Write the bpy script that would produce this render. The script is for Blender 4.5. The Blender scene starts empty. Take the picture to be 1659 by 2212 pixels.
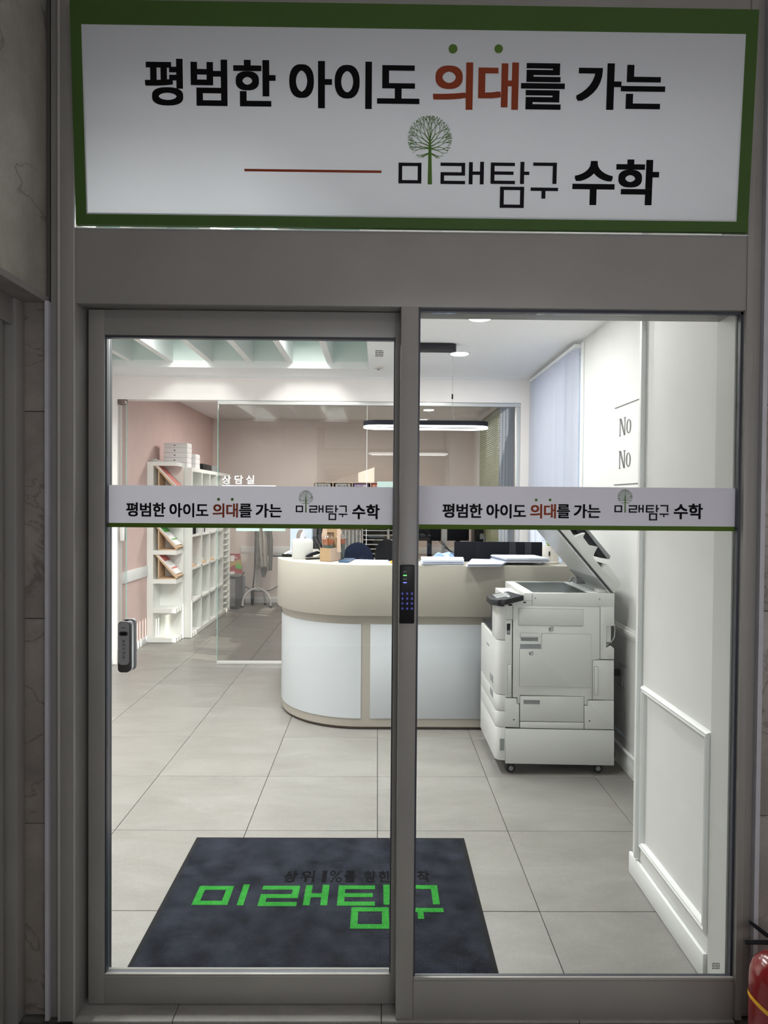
import bpy, math, random
import numpy as np
from mathutils import Vector, Matrix

random.seed(7)
PI = math.pi
SC = bpy.context.scene
COL = SC.collection

# ------------------------------------------------------------------ camera
FPX, PIT, ROL, YAW, CH = 1440.0, .0165, .0078, .0100, 1.513
cy_, sy_, cp_, sp_ = math.cos(YAW), math.sin(YAW), math.cos(PIT), math.sin(PIT)
CF = Vector((sy_*cp_, cy_*cp_, -sp_)); _r = Vector((cy_, -sy_, 0)); _u = _r.cross(CF)
CR = _r*math.cos(ROL) + _u*math.sin(ROL); CU = -_r*math.sin(ROL) + _u*math.cos(ROL)
cam_d = bpy.data.cameras.new('camera'); cam = bpy.data.objects.new('camera', cam_d); COL.objects.link(cam)
m = Matrix((CR, CU, -CF)).transposed().to_4x4(); m.translation = (0, 0, CH); cam.matrix_world = m
cam_d.sensor_fit = 'HORIZONTAL'; cam_d.sensor_width = 36.0; cam_d.lens = FPX/1659*36.0
cam_d.clip_start = .02; cam_d.clip_end = 200
SC.camera = cam
CAM = Vector((0, 0, CH))
def ray(px, py): return CF + CR*((px-829.5)/FPX) - CU*((py-1106)/FPX)
def atY(px, py, Y):
    d = ray(px, py); p = CAM + d*(Y/d.y); return p.x, p.z
def atX(px, py, X):
    d = ray(px, py); p = CAM + d*(X/d.x); return p.y, p.z
def atZ(px, py, Z):
    d = ray(px, py); p = CAM + d*((Z-CH)/d.z); return p.x, p.y

# ------------------------------------------------------------------ world, sun, lights, exposure
w = bpy.data.worlds.new('world'); SC.world = w; w.use_nodes = True
bg = w.node_tree.nodes['Background']; bg.inputs[0].default_value = (.62, .76, 1.0, 1); bg.inputs[1].default_value = 1.12
def light(name, kind, loc, power, color=(1, 1, 1), size=.1, size_y=None, rot=(0, 0, 0), shape=None, spread=None):
    d = bpy.data.lights.new(name, kind); d.energy = power; d.color = color
    if kind == 'AREA':
        d.shape = shape or ('RECTANGLE' if size_y else 'DISK'); d.size = size
        if size_y: d.size_y = size_y
        if spread: d.spread = spread
    o = bpy.data.objects.new(name, d); o.location = loc; o.rotation_euler = rot; COL.objects.link(o); return o
sun = light('sun', 'SUN', (6, 0, 6), 14.0, (1, .93, .84)); sun.data.angle = .004
sun.rotation_euler = Vector((-.80, .36, -.275)).to_track_quat('-Z', 'Y').to_euler()
WHITE = (1, .985, .96)
DOWN = [(.62, 3.09), (.62, 4.09), (.616, 5.08)]
for k, (x, y) in enumerate(DOWN): light('downlight_lamp', 'AREA', (x, y, 2.628), 16 if k else 8, WHITE, .12, spread=None if k else 2.4)
for x, p_ in ((-1.58, 84), (-.56, 108)): light('cove_lamp', 'AREA', (x, 3.95, 2.85), p_, (1, .99, .97), .16, 1.9)
light('room_fill', 'AREA', (-1.0, 8.0, 2.66), 38, (1, .94, .90), .5, .5)  # unseen fill lamps added to brighten the back room
light('room_fill', 'AREA', (.3, 7.8, 2.66), 25, (1, .94, .90), .4, .4)
light('pendant_lamp', 'AREA', (.343, 4.8, 2.028), 3, WHITE, .84, .10)
light('corridor_fill', 'AREA', (.60, -.8, 1.47), 21, (.97, .97, 1.0), 1.6, .24, rot=(PI/2, 0, 0))  # unseen fill lamp added behind the camera to light the shop front
light('corridor_fill', 'AREA', (.1, .1, 2.98), 3.2, (.95, .97, 1.0), 1.2, .5)  # second unseen fill, added overhead in the corridor
SC.view_settings.view_transform = 'Standard'; SC.view_settings.look = 'None'
SC.view_settings.gamma = 1; SC.view_settings.use_curve_mapping = False; SC.view_settings.exposure = 0.0
SC.cycles.max_bounces = 12; SC.cycles.transparent_max_bounces = 24; SC.cycles.diffuse_bounces = 5
SC.cycles.use_denoising = True; SC.cycles.sample_clamp_indirect = 4.0; SC.cycles.caustics_reflective = False

# ------------------------------------------------------------------ materials
def lin(c):
    if isinstance(c, str):
        c = [int(c[i:i+2], 16)/255 for i in (0, 2, 4)]
        c = [x/12.92 if x <= .04045 else ((x+.055)/1.055)**2.4 for x in c]
    return tuple(c)
def mat(name, c, rough=.5, metal=0, var=.04, scale=8, bump=0, bscale=200, coat=0, emit=None, es=0, trans=0, spec=.5):
    m = bpy.data.materials.new(name); m.use_nodes = True; nt = m.node_tree; N = nt.nodes; L = nt.links
    b = N['Principled BSDF']; c = lin(c)
    b.inputs['Roughness'].default_value = rough; b.inputs['Metallic'].default_value = metal
    b.inputs['Specular IOR Level'].default_value = spec
    tc = N.new('ShaderNodeTexCoord')
    if var:
        no = N.new('ShaderNodeTexNoise'); no.inputs['Scale'].default_value = scale; no.inputs['Detail'].default_value = 4
        mr = N.new('ShaderNodeMapRange'); mr.inputs[1].default_value = .3; mr.inputs[2].default_value = .7
        mr.inputs[3].default_value = 1-var; mr.inputs[4].default_value = 1+var
        mx = N.new('ShaderNodeVectorMath'); mx.operation = 'SCALE'; mx.inputs[0].default_value = c
        L.new(tc.outputs['Object'], no.inputs['Vector']); L.new(no.outputs['Fac'], mr.inputs[0]); L.new(mr.outputs[0], mx.inputs['Scale'])
        L.new(mx.outputs[0], b.inputs['Base Color'])
    else: b.inputs['Base Color'].default_value = (*c, 1)
    if bump:
        n2 = N.new('ShaderNodeTexNoise'); n2.inputs['Scale'].default_value = bscale; n2.inputs['Detail'].default_value = 3
        bp = N.new('ShaderNodeBump'); bp.inputs['Strength'].default_value = bump; bp.inputs['Distance'].default_value = .002
        L.new(tc.outputs['Object'], n2.inputs['Vector']); L.new(n2.outputs['Fac'], bp.inputs['Height']); L.new(bp.outputs[0], b.inputs['Normal'])
    if coat: b.inputs['Coat Weight'].default_value = coat; b.inputs['Coat Roughness'].default_value = .1
    if emit: b.inputs['Emission Color'].default_value = (*lin(emit), 1); b.inputs['Emission Strength'].default_value = es
    if trans: b.inputs['Transmission Weight'].default_value = trans
    return m
def glass(name, tint=(.97, .985, .975), f0=.04, rough=0.0):
    m = bpy.data.materials.new(name); m.use_nodes = True; nt = m.node_tree; N = nt.nodes; L = nt.links; N.clear()
    o = N.new('ShaderNodeOutputMaterial'); t = N.new('ShaderNodeBsdfTransparent'); t.inputs[0].default_value = (*tint, 1)
    g = N.new('ShaderNodeBsdfGlossy'); g.inputs['Roughness'].default_value = rough
    lw = N.new('ShaderNodeLayerWeight'); lw.inputs['Blend'].default_value = .5
    pw = N.new('ShaderNodeMath'); pw.operation = 'POWER'; pw.inputs[1].default_value = 5
    ma = N.new('ShaderNodeMath'); ma.operation = 'MULTIPLY_ADD'; ma.inputs[1].default_value = 1-f0; ma.inputs[2].default_value = f0
    mx = N.new('ShaderNodeMixShader')
    L.new(lw.outputs['Facing'], pw.inputs[0]); L.new(pw.outputs[0], ma.inputs[0]); L.new(ma.outputs[0], mx.inputs[0])
    L.new(t.outputs[0], mx.inputs[1]); L.new(g.outputs[0], mx.inputs[2]); L.new(mx.outputs[0], o.inputs[0])
    return m
def stone(name, base, dark, light_, scale=1.6, rough=.35, vein=None, stretch=(1, 3, 1), rot=.5, rnd=True, veinw=.02):
    m = bpy.data.materials.new(name); m.use_nodes = True; nt = m.node_tree; N = nt.nodes; L = nt.links
    b = N['Principled BSDF']; b.inputs['Roughness'].default_value = rough
    tc = N.new('ShaderNodeTexCoord'); oi = N.new('ShaderNodeObjectInfo'); mp = N.new('ShaderNodeMapping')
    ad = N.new('ShaderNodeVectorMath'); ad.operation = 'ADD'
    sc = N.new('ShaderNodeVectorMath'); sc.operation = 'SCALE'; sc.inputs[0].default_value = (31, 17, 23)
    L.new(oi.outputs['Random'], sc.inputs['Scale']); L.new(tc.outputs['Object'], ad.inputs[0]); L.new(sc.outputs[0], ad.inputs[1])
    mp.inputs['Scale'].default_value = stretch; mp.inputs['Rotation'].default_value = (0, 0, rot)
    L.new(ad.outputs[0], mp.inputs['Vector'])
    n1 = N.new('ShaderNodeTexNoise'); n1.inputs['Scale'].default_value = scale; n1.inputs['Detail'].default_value = 9; n1.inputs['Roughness'].default_value = .62
    n1.inputs['Distortion'].default_value = .6
    r = N.new('ShaderNodeValToRGB'); r.color_ramp.elements[0].position = .3; r.color_ramp.elements[0].color = (*lin(dark), 1)
    r.color_ramp.elements[1].position = .72; r.color_ramp.elements[1].color = (*lin(light_), 1)
    e = r.color_ramp.elements.new(.5); e.color = (*lin(base), 1)
    L.new(mp.outputs[0], n1.inputs['Vector']); L.new(n1.outputs['Fac'], r.inputs[0]); out = r.outputs[0]
    n3 = N.new('ShaderNodeTexNoise'); n3.inputs['Scale'].default_value = 90; n3.inputs['Detail'].default_value = 4
    L.new(ad.outputs[0], n3.inputs['Vector'])
    mr = N.new('ShaderNodeMapRange'); mr.inputs[1].default_value = .3; mr.inputs[2].default_value = .7; mr.inputs[3].default_value = .95; mr.inputs[4].default_value = 1.05
    L.new(n3.outputs['Fac'], mr.inputs[0])
    sv = N.new('ShaderNodeVectorMath'); sv.operation = 'SCALE'; L.new(out, sv.inputs[0]); L.new(mr.outputs[0], sv.inputs['Scale']); out = sv.outputs[0]
    if vein:
        n2 = N.new('ShaderNodeTexNoise'); n2.inputs['Scale'].default_value = 2.3; n2.inputs['Detail'].default_value = 7; n2.inputs['Distortion'].default_value = 1.2
        L.new(ad.outputs[0], n2.inputs['Vector'])
        s1 = N.new('ShaderNodeMath'); s1.operation = 'SUBTRACT'; s1.inputs[1].default_value = .5; L.new(n2.outputs['Fac'], s1.inputs[0])
        ab = N.new('ShaderNodeMath'); ab.operation = 'ABSOLUTE'; L.new(s1.outputs[0], ab.inputs[0])
        m3 = N.new('ShaderNodeMapRange'); m3.inputs[1].default_value = 0; m3.inputs[2].default_value = veinw; m3.inputs[3].default_value = .55; m3.inputs[4].default_value = 0
        L.new(ab.outputs[0], m3.inputs[0])
        mx = N.new('ShaderNodeMix'); mx.data_type = 'RGBA'; L.new(m3.outputs[0], mx.inputs[0]); L.new(out, mx.inputs[6]); mx.inputs[7].default_value = (*lin(vein), 1)
        out = mx.outputs[2]
    L.new(out, b.inputs['Base Color'])
    bp = N.new('ShaderNodeBump'); bp.inputs['Strength'].default_value = .08; bp.inputs['Distance'].default_value = .003
    L.new(n1.outputs['Fac'], bp.inputs['Height']); L.new(bp.outputs[0], b.inputs['Normal'])
    return m
def fabric(name, c1, c2, c3=None, scale=60, bump=.6):
    m = bpy.data.materials.new(name); m.use_nodes = True; nt = m.node_tree; N = nt.nodes; L = nt.links
    b = N['Principled BSDF']; b.inputs['Roughness'].default_value = .95; b.inputs['Specular IOR Level'].default_value = .0
    b.inputs['Sheen Weight'].default_value = .03
    tc = N.new('ShaderNodeTexCoord')
    n1 = N.new('ShaderNodeTexNoise'); n1.inputs['Scale'].default_value = 9; n1.inputs['Detail'].default_value = 6; n1.inputs['Roughness'].default_value = .6
    n2 = N.new('ShaderNodeTexNoise'); n2.inputs['Scale'].default_value = scale*4; n2.inputs['Detail'].default_value = 2
    r = N.new('ShaderNodeValToRGB'); r.color_ramp.elements[0].position = .35; r.color_ramp.elements[0].color = (*lin(c1), 1)
    r.color_ramp.elements[1].position = .65; r.color_ramp.elements[1].color = (*lin(c2), 1)
    mr = N.new('ShaderNodeMapRange'); mr.inputs[1].default_value = .25; mr.inputs[2].default_value = .75; mr.inputs[3].default_value = .55; mr.inputs[4].default_value = 1.45
    sv = N.new('ShaderNodeVectorMath'); sv.operation = 'SCALE'
    for n in (n1, n2): L.new(tc.outputs['Object'], n.inputs['Vector'])
    L.new(n1.outputs['Fac'], r.inputs[0]); L.new(n2.outputs['Fac'], mr.inputs[0]); L.new(r.outputs[0], sv.inputs[0]); L.new(mr.outputs[0], sv.inputs['Scale'])
    L.new(sv.outputs[0], b.inputs['Base Color'])
    bp = N.new('ShaderNodeBump'); bp.inputs['Strength'].default_value = bump; bp.inputs['Distance'].default_value = .004
    L.new(n2.outputs['Fac'], bp.inputs['Height']); L.new(bp.outputs[0], b.inputs['Normal'])
    return m

M = {}
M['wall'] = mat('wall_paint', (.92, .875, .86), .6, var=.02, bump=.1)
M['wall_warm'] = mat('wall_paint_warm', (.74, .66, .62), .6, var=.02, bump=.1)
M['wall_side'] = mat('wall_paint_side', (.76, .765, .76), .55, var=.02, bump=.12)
M['trim_grey'] = mat('trim_grey', (.58, .59, .575), .5, var=.01)
M['pink'] = mat('wallpaper_pink', (.66, .49, .465), .65, var=.03, bump=.15)
M['ceil'] = mat('ceiling_paint', (.94, .94, .945), .6, var=.01)
M['mint'] = mat('recess_paint', (.74, .82, .79), .5, var=.01)
M['fin'] = mat('fin_paint', (.82, .83, .82), .5, var=.01)
M['teal'] = mat('recess_glass', (.42, .62, .60), .2, var=.02)
M['trimw'] = mat('trim_white', (.84, .86, .86), .35, var=.01)
M['tile'] = stone('floor_tile_stone', (.210, .200, .186), (.183, .175, .163), (.242, .235, .222), scale=2.2, rough=.36, stretch=(1.1, 2.6, 1), rot=-.62)
M['grout'] = mat('grout', (.13, .125, .115), .9)
M['sill'] = stone('threshold_stone', (.30, .29, .27), (.22, .21, .2), (.36, .35, .33), scale=3, rough=.6)
M['marble'] = stone('marble_grey', (.42, .40, .35), (.28, .27, .235), (.56, .545, .49), scale=3.0, rough=.45, vein=(.10, .085, .07), stretch=(1, 1, .6), rot=.2, veinw=.012)
M['marble_b'] = stone('marble_brown', (.24, .215, .195), (.18, .16, .145), (.31, .285, .26), scale=4.0, rough=.4, vein=(.08, .06, .05), stretch=(1, 1, 1), rot=.2, veinw=.010)
M['frame'] = mat('door_paint_grey', (.235, .226, .213), .42, var=.05, scale=5, bump=.05, bscale=600)
M['frame_in'] = mat('door_paint_grey_bead', (.29, .28, .265), .35, var=.05)
M['frame_edge'] = mat('door_paint_edge', (.36, .35, .33), .4, var=.04)
M['strip'] = mat('edge_strip', (.42, .42, .45), .4, var=.06, scale=12)
M['gasket'] = mat('rubber_gasket', (.035, .04, .055), .4, var=0)
M['steel'] = mat('brushed_steel', (.55, .55, .56), .35, metal=.9, var=.05, scale=40)
M['alu'] = mat('anodised_aluminium', (.72, .72, .71), .35, metal=.6, var=.02)
M['glass_door'] = glass('door_glass', f0=.022)
M['glass_part'] = glass('partition_glass', (.86, .855, .85), .05)
M['glass_edge'] = mat('glass_edge_green', (.30, .52, .46), .15, var=0)
M['film'] = mat('film_grey', (.48, .47, .53), .6, var=.015, scale=3)
M['film_green'] = mat('film_green', (.065, .115, .015), .6, var=.03, spec=.1)
M['sign_white'] = mat('sign_white', (.74, .77, .82), .5, var=.015, scale=2)
M['sign_green'] = mat('sign_green', (.050, .105, .022), .5, var=.05, spec=.25)
M['ink'] = mat('ink_black', (.004, .004, .005), .7, var=0, spec=.08)
M['ink_soft'] = mat('ink_charcoal', (.010, .009, .012), .7, var=0, spec=.08)
M['rust'] = mat('ink_rust_red', (.215, .042, .018), .6, var=0, spec=.1)
M['leaf_ink'] = mat('ink_tree_green', (.075, .15, .03), .6, var=0, spec=.1)
M['beige'] = mat('laminate_beige', (.345, .325, .283), .5, var=.02, scale=3)
M['panelw'] = mat('laminate_white', (.51, .54, .57), .35, var=.01)
M['kick'] = mat('kick_dark', (.07, .045, .035), .6)
M['copier'] = mat('copier_plastic', (.58, .59, .58), .42, var=.012, bump=.08, bscale=900)
M['copier2'] = mat('copier_plastic_door', (.545, .555, .545), .45, var=.012, bump=.08, bscale=900)
M['gap'] = mat('copier_gap_shade', (.045, .048, .05), .7, var=0)  # dark tone stands in for shade between copier panels, screws too
M['copdark'] = mat('copier_dark', (.016, .016, .021), .45, var=.1, spec=.25)
M['copgrey'] = mat('copier_grey', (.22, .235, .24), .4, var=.05)
M['platen'] = mat('platen_glass', (.03, .038, .036), .35, var=.05, spec=.25)
M['platen_w'] = mat('platen_cover_white', (.70, .73, .74), .25, var=.02)
M['black'] = mat('plastic_black', (.006, .006, .008), .4, var=.1, spec=.2)
M['blackm'] = mat('plastic_black_matte', (.010, .011, .015), .8, var=.1, spec=.05)
M['navy'] = mat('fabric_navy', (.008, .011, .022), .9, var=.15, scale=60, spec=.05)
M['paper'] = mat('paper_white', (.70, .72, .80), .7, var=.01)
M['paper_b'] = mat('paper_darker', (.52, .56, .68), .7, var=.03)  # darker bluish white for every other sheet
M['white'] = mat('plastic_white', (.47, .47, .46), .4, var=.01)
M['kraft'] = mat('kraft_board', (.29, .195, .105), .8, var=.05, scale=30)
M['kraft_l'] = mat('kraft_board_light', (.42, .31, .235), .8, var=.03, scale=30)
M['tea'] = mat('iced_tea', (.30, .075, .02), .15, var=.2, scale=50)
M['teadark'] = mat('cup_sleeve_dark', (.06, .075, .06), .6, var=.1)
M['clear'] = glass('clear_plastic', (.93, .95, .96), .10)
M['denim'] = mat('phone_blue', (.028, .065, .12), .3, var=.05)
M['shelfw'] = mat('shelf_white', (.80, .81, .78), .45, var=.01)
M['wood'] = mat('plywood', (.62, .44, .28), .6, var=.08, scale=20)
M['wood_pale'] = mat('plywood_pale', (.70, .58, .47), .6, var=.05, scale=20)
M['bookred_d'] = mat('picture_book_red', (.30, .055, .06), .5, var=.1)
M['bookred'] = mat('cover_red', (.60, .12, .09), .4, var=.1, scale=25)
M['bookpink'] = mat('cover_salmon', (.62, .20, .17), .4, var=.1, scale=25)
M['bookgreen'] = mat('cover_green', (.10, .38, .07), .4, var=.1, scale=25)
M['bookorange'] = mat('cover_orange', (.65, .17, .05), .4, var=.1, scale=25)
M['bookyellow'] = mat('cover_yellow', (.38, .29, .10), .5, var=.1)
M['bookpurple'] = mat('cover_purple', (.18, .11, .30), .4, var=.1)
M['bookgrey'] = mat('cover_pale_grey', (.50, .52, .52), .5, var=.05)
M['boxw'] = mat('carton_white', (.80, .78, .78), .6, var=.02)
M['dark'] = mat('file_dark', (.06, .06, .075), .6, var=.3, scale=60)
M['slot'] = mat('slot_grey', (.20, .20, .20), .7, var=.3, scale=20)  # plain mid grey for rack backs, cabinet doors and folders
M['coat'] = fabric('coat_cloth', (.13, .13, .115), (.20, .20, .18), scale=30, bump=.4)
M['coat_in'] = fabric('coat_lining', (.28, .26, .23), (.34, .32, .29), scale=30, bump=.4)
M['cap'] = fabric('cap_cloth', (.10, .11, .12), (.14, .15, .16), scale=30, bump=.4)
M['bluecloth'] = fabric('cloth_blue', (.28, .42, .75), (.40, .55, .85), scale=30, bump=.3)
M['mat'] = fabric('mat_pile', (.007, .008, .013), (.024, .027, .039), scale=70, bump=1.0)
M['mat_green'] = fabric('mat_pile_green', (.018, .17, .022), (.032, .23, .036), scale=70, bump=1.0)
M['mat_dark'] = fabric('mat_pile_dark', (.002, .002, .003), (.004, .004, .006), scale=70, bump=1.0)
M['rubber'] = mat('mat_rubber', (.012, .012, .014), .9, var=.1, spec=.1)
M['lamp'] = mat('lamp_diffuser', (1, 1, 1), .4, var=0, emit=(1, .98, .96), es=14)
M['led_strip'] = mat('pendant_diffuser', (1, 1, 1), .4, var=0, emit=(1, .99, 1), es=5)
M['led_g'] = mat('led_green', (.1, .6, .1), .4, var=0, emit=(.15, 1, .18), es=1.6)
M['led_b'] = mat('led_blue', (.1, .1, .6), .4, var=0, emit=(.18, .24, 1), es=1.2)
M['led_b2'] = mat('key_blue', (.02, .02, .1), .4, var=0, emit=(.22, .24, 1), es=.8)
M['key_ring'] = mat('key_ring_blue', (.02, .02, .1), .4, var=0, emit=(.04, .045, .5), es=.35)
M['led_off'] = mat('led_off', (.09, .14, .11), .4, var=0)
M['slatw'] = mat('blind_fabric', (.66, .67, .73), .8, var=.02, bump=.15, bscale=400)
_b = M['slatw'].node_tree; 
def translucent(m, fac=.42, col=(.66, .70, .82)):
    nt = m.node_tree; N = nt.nodes; L = nt.links; o = [n for n in N if n.type == 'OUTPUT_MATERIAL'][0]; b = N['Principled BSDF']
    t = N.new('ShaderNodeBsdfTranslucent'); t.inputs[0].default_value = (*col, 1); mx = N.new('ShaderNodeMixShader'); mx.inputs[0].default_value = fac
    L.new(b.outputs[0], mx.inputs[1]); L.new(t.outputs[0], mx.inputs[2]); L.new(mx.outputs[0], o.inputs[0])
translucent(M['slatw']); translucent(M['film'], .20, (.60, .60, .66)); translucent(M['sign_white'], .42, (.84, .87, .93)); translucent(M['sign_green'], .12, (.10, .25, .05))
M['blindg'] = mat('blind_olive', (.20, .205, .13), .8, var=.05); translucent(M['blindg'], .06, (.3, .32, .2))
M['curtain'] = mat('curtain_cloth', (.42, .44, .47), .9, var=.05); translucent(M['curtain'], .3, (.5, .54, .60))
M['red'] = mat('extinguisher_red', (.17, .004, .007), .22, var=.05, coat=.5)
M['yellow'] = mat('band_yellow', (.70, .36, .02), .5, var=.03)
M['device'] = mat('switch_grey_metal', (.27, .275, .285), .38, metal=.0, var=.04, scale=40)
M['device_d'] = mat('switch_dark', (.045, .042, .042), .45, var=.05)
M['chrome'] = mat('chrome', (.75, .76, .78), .15, metal=1, var=0)
M['green'] = mat('plant_green', (.03, .13, .03), .5, var=.2, scale=60)
M['green2'] = mat('plant_green_light', (.20, .32, .03), .5, var=.2, scale=60)
M['ceramic'] = mat('planter_ceramic', (.66, .62, .57), .5, var=.02)
M['notice'] = mat('notice_mint', (.40, .52, .49), .6, var=.01)
M['notice_w'] = mat('notice_blue_white', (.33, .38, .44), .6, var=.01)
M['whiteink'] = mat('vinyl_white', (.88, .88, .86), .5, var=0)
M['wallink'] = mat('vinyl_charcoal', (.12, .125, .13), .5, var=0)
M['patch'] = mat('hinge_bronze', (.20, .15, .14), .3, metal=.7, var=.05)

# ------------------------------------------------------------------ mesh helpers
ORG = {}
class MB:
    def __init__(s): s.v = []; s.f = []
    def add(s, vs, fs):
        n = len(s.v); s.v += [tuple(v) for v in vs]; s.f += [tuple(i+n for i in f) for f in fs]; return s
    def box(s, x0, x1, y0, y1, z0, z1):
        x0, x1 = min(x0, x1), max(x0, x1); y0, y1 = min(y0, y1), max(y0, y1); z0, z1 = min(z0, z1), max(z0, z1)
        return s.add([(x0, y0, z0), (x1, y0, z0), (x1, y1, z0), (x0, y1, z0), (x0, y0, z1), (x1, y0, z1), (x1, y1, z1), (x0, y1, z1)],
                     [(0, 3, 2, 1), (4, 5, 6, 7), (0, 1, 5, 4), (1, 2, 6, 5), (2, 3, 7, 6), (3, 0, 4, 7)])
    def prism(s, poly, ax, a, b):
        # poly 2D; ax 'y': poly=(x,z); 'z': (x,y); 'x': (y,z)
        def P(p, t): return {'y': (p[0], t, p[1]), 'z': (p[0], p[1], t), 'x': (t, p[0], p[1])}[ax]
        n = len(poly); vs = [P(p, a) for p in poly] + [P(p, b) for p in poly]
        return s.add(vs, [tuple(range(n)), tuple(range(2*n-1, n-1, -1))] + [(i, n+i, n+(i+1) % n, (i+1) % n) for i in range(n)])
    def tube(s, pts, r, n=8, cap=True):
        pts = [Vector(p) for p in pts]; rs = r if isinstance(r, (list, tuple)) else [r]*len(pts); vs = []; k = len(pts)
        up = None
        for i, p in enumerate(pts):
            d = (pts[min(i+1, k-1)]-pts[max(i-1, 0)]).normalized()
            if up is None: up = Vector((0, 0, 1)) if abs(d.z) < .9 else Vector((1, 0, 0))
            a = d.cross(up).normalized(); up = a.cross(d).normalized()
            for j in range(n):
                t = 2*PI*j/n; vs.append(p + (a*math.cos(t)+up*math.sin(t))*rs[i])
        fs = [(i*n+j, i*n+(j+1) % n, (i+1)*n+(j+1) % n, (i+1)*n+j) for i in range(k-1) for j in range(n)]
        if cap: fs += [tuple(range(n-1, -1, -1)), tuple(range((k-1)*n, k*n))]
        return s.add(vs, fs)
    def lathe(s, prof, cx, cy, n=24, axis='z', cz=0):
        vs = []
        for r, z in prof:
            for j in range(n):
                t = 2*PI*j/n; a, b = r*math.cos(t), r*math.sin(t)
                vs.append({'z': (cx+a, cy+b, z), 'y': (cx+a, z, cz+b), 'x': (z, cy+a, cz+b)}[axis])
        k = len(prof)
        fs = [(i*n+j, i*n+(j+1) % n, (i+1)*n+(j+1) % n, (i+1)*n+j) for i in range(k-1) for j in range(n)]
        fs += [tuple(range(n-1, -1, -1)), tuple(range((k-1)*n, k*n))]
        return s.add(vs, fs)
    def build(s, name, material, parent=None, bevel=0, smooth=None, seg=2):
        org = ORG.get(parent.name, Vector((0, 0, 0))) if parent else Vector((0, 0, 0))
        me = bpy.data.meshes.new(name); me.from_pydata([tuple(Vector(v)-org) for v in s.v], [], s.f); me.update()
        import bmesh
        bm = bmesh.new(); bm.from_mesh(me); bmesh.ops.recalc_face_normals(bm, faces=bm.faces)
        if bevel:
            es = [e for e in bm.edges if len(e.link_faces) == 2 and e.calc_face_angle(0) > .6]
            bmesh.ops.bevel(bm, geom=es, offset=bevel, segments=seg, affect='EDGES', profile=.5, clamp_overlap=True)
        bm.to_mesh(me); bm.free()
        if smooth or bevel:
            for p in me.polygons: p.use_smooth = True
            me.set_sharp_from_angle(angle=smooth if isinstance(smooth, float) else .7)
        me.materials.append(M[material] if isinstance(material, str) else material)
        o = bpy.data.objects.new(name, me); COL.objects.link(o)
        if parent: o.parent = parent; ORG[o.name] = org
        return o
def tag(o, label=None, cat=None, group=None, kind=None):
    if label: o['label'] = label
    if cat: o['category'] = cat
    if group: o['group'] = group
    if kind: o['kind'] = kind
    return o
def thing(name, loc, label, cat, group=None):
    o = bpy.data.objects.new(name, None); o.empty_display_size = .05; o.location = loc; COL.objects.link(o)
    ORG[o.name] = Vector(loc); tag(o, label, cat, group); return o
def struct(name, loc=(0, 0, 0)):
    o = bpy.data.objects.new(name, None); o.empty_display_size = .05; o.location = loc; COL.objects.link(o)
    ORG[o.name] = Vector(loc); o['kind'] = 'structure'; return o
def S(o): o['kind'] = 'structure'; return o
def B(*a): return MB().box(*a)
def rrect(x0, x1, y0, y1, r, n=5):
    pts = []
    for cx, cy, a0 in ((x1-r, y0+r, -PI/2), (x1-r, y1-r, 0), (x0+r, y1-r, PI/2), (x0+r, y0+r, PI)):
        for i in range(n+1):
            t = a0 + PI/2*i/n; pts.append((cx+r*math.cos(t), cy+r*math.sin(t)))
    return pts

# glyphs from the built-in typeface, cached and normalised to a unit box
GL = {}
def glyph(ch, bold):
    k = (ch, bold)
    if k in GL: return GL[k]
    cu = bpy.data.curves.new('g', 'FONT'); cu.body = ch; cu.size = 1; cu.offset = bold; cu.resolution_u = 6; cu.fill_mode = 'FRONT'
    ob = bpy.data.objects.new('g', cu); COL.objects.link(ob); bpy.context.view_layer.update()
    me = bpy.data.meshes.new_from_object(ob.evaluated_get(bpy.context.evaluated_depsgraph_get()))
    vs = [(v.co.x, v.co.y) for v in me.vertices]; fs = [tuple(p.vertices) for p in me.polygons]
    bpy.data.objects.remove(ob); bpy.data.curves.remove(cu); bpy.data.meshes.remove(me)
    x0 = min(v[0] for v in vs); x1 = max(v[0] for v in vs); y0 = min(v[1] for v in vs); y1 = max(v[1] for v in vs)
    vs = [((a-x0)/max(x1-x0, 1e-6), (b-y0)/max(y1-y0, 1e-6)) for a, b in vs]
    GL[k] = (vs, fs, (x1-x0)/max(y1-y0, 1e-6)); return GL[k]
def put_glyph(mb, ch, bold, u0, u1, v0, v1, P, off=(0, -.000012, 0)):
    if bold < .03:
        vs, fs, _ = glyph(ch, bold); mb.add([P(u0+a*(u1-u0), v0+b*(v1-v0)) for a, b in vs], fs); return
    vs, fs, asp = glyph(ch, 0); sx, sy = .034, .025; k = 0   # heavy weight: the outline thickened by square steps
    for dx in (-1, 0, 1):
        for dy in (-1, 0, 1):
            o = Vector(off)*k; k += 1
            mb.add([Vector(P(u0+(sx+a*(1-2*sx)+dx*sx)*(u1-u0), v0+(sy+b*(1-2*sy)+dy*sy)*(v1-v0)))+o for a, b in vs], fs)
def put_rect(mb, u0, u1, v0, v1, P, off=None, k=0):
    q = [Vector(P(u0, v0)), Vector(P(u1, v0)), Vector(P(u1, v1)), Vector(P(u0, v1))]
    if off: q = [p+Vector(off)*k for p in q]
    mb.add(q, [(0, 1, 2, 3)])
def put_disc(mb, u, v, r, P, n=24): mb.add([P(u+r*math.cos(2*PI*i/n), v+r*math.sin(2*PI*i/n)) for i in range(n)], [tuple(range(n))])
def put_ring(mb, u, v, r, r2, P, n=24):
    mb.add([P(u+q*math.cos(2*PI*i/n), v+q*math.sin(2*PI*i/n)) for q in (r, r2) for i in range(n)], [(i, (i+1) % n, n+(i+1) % n, n+i) for i in range(n)])
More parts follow.
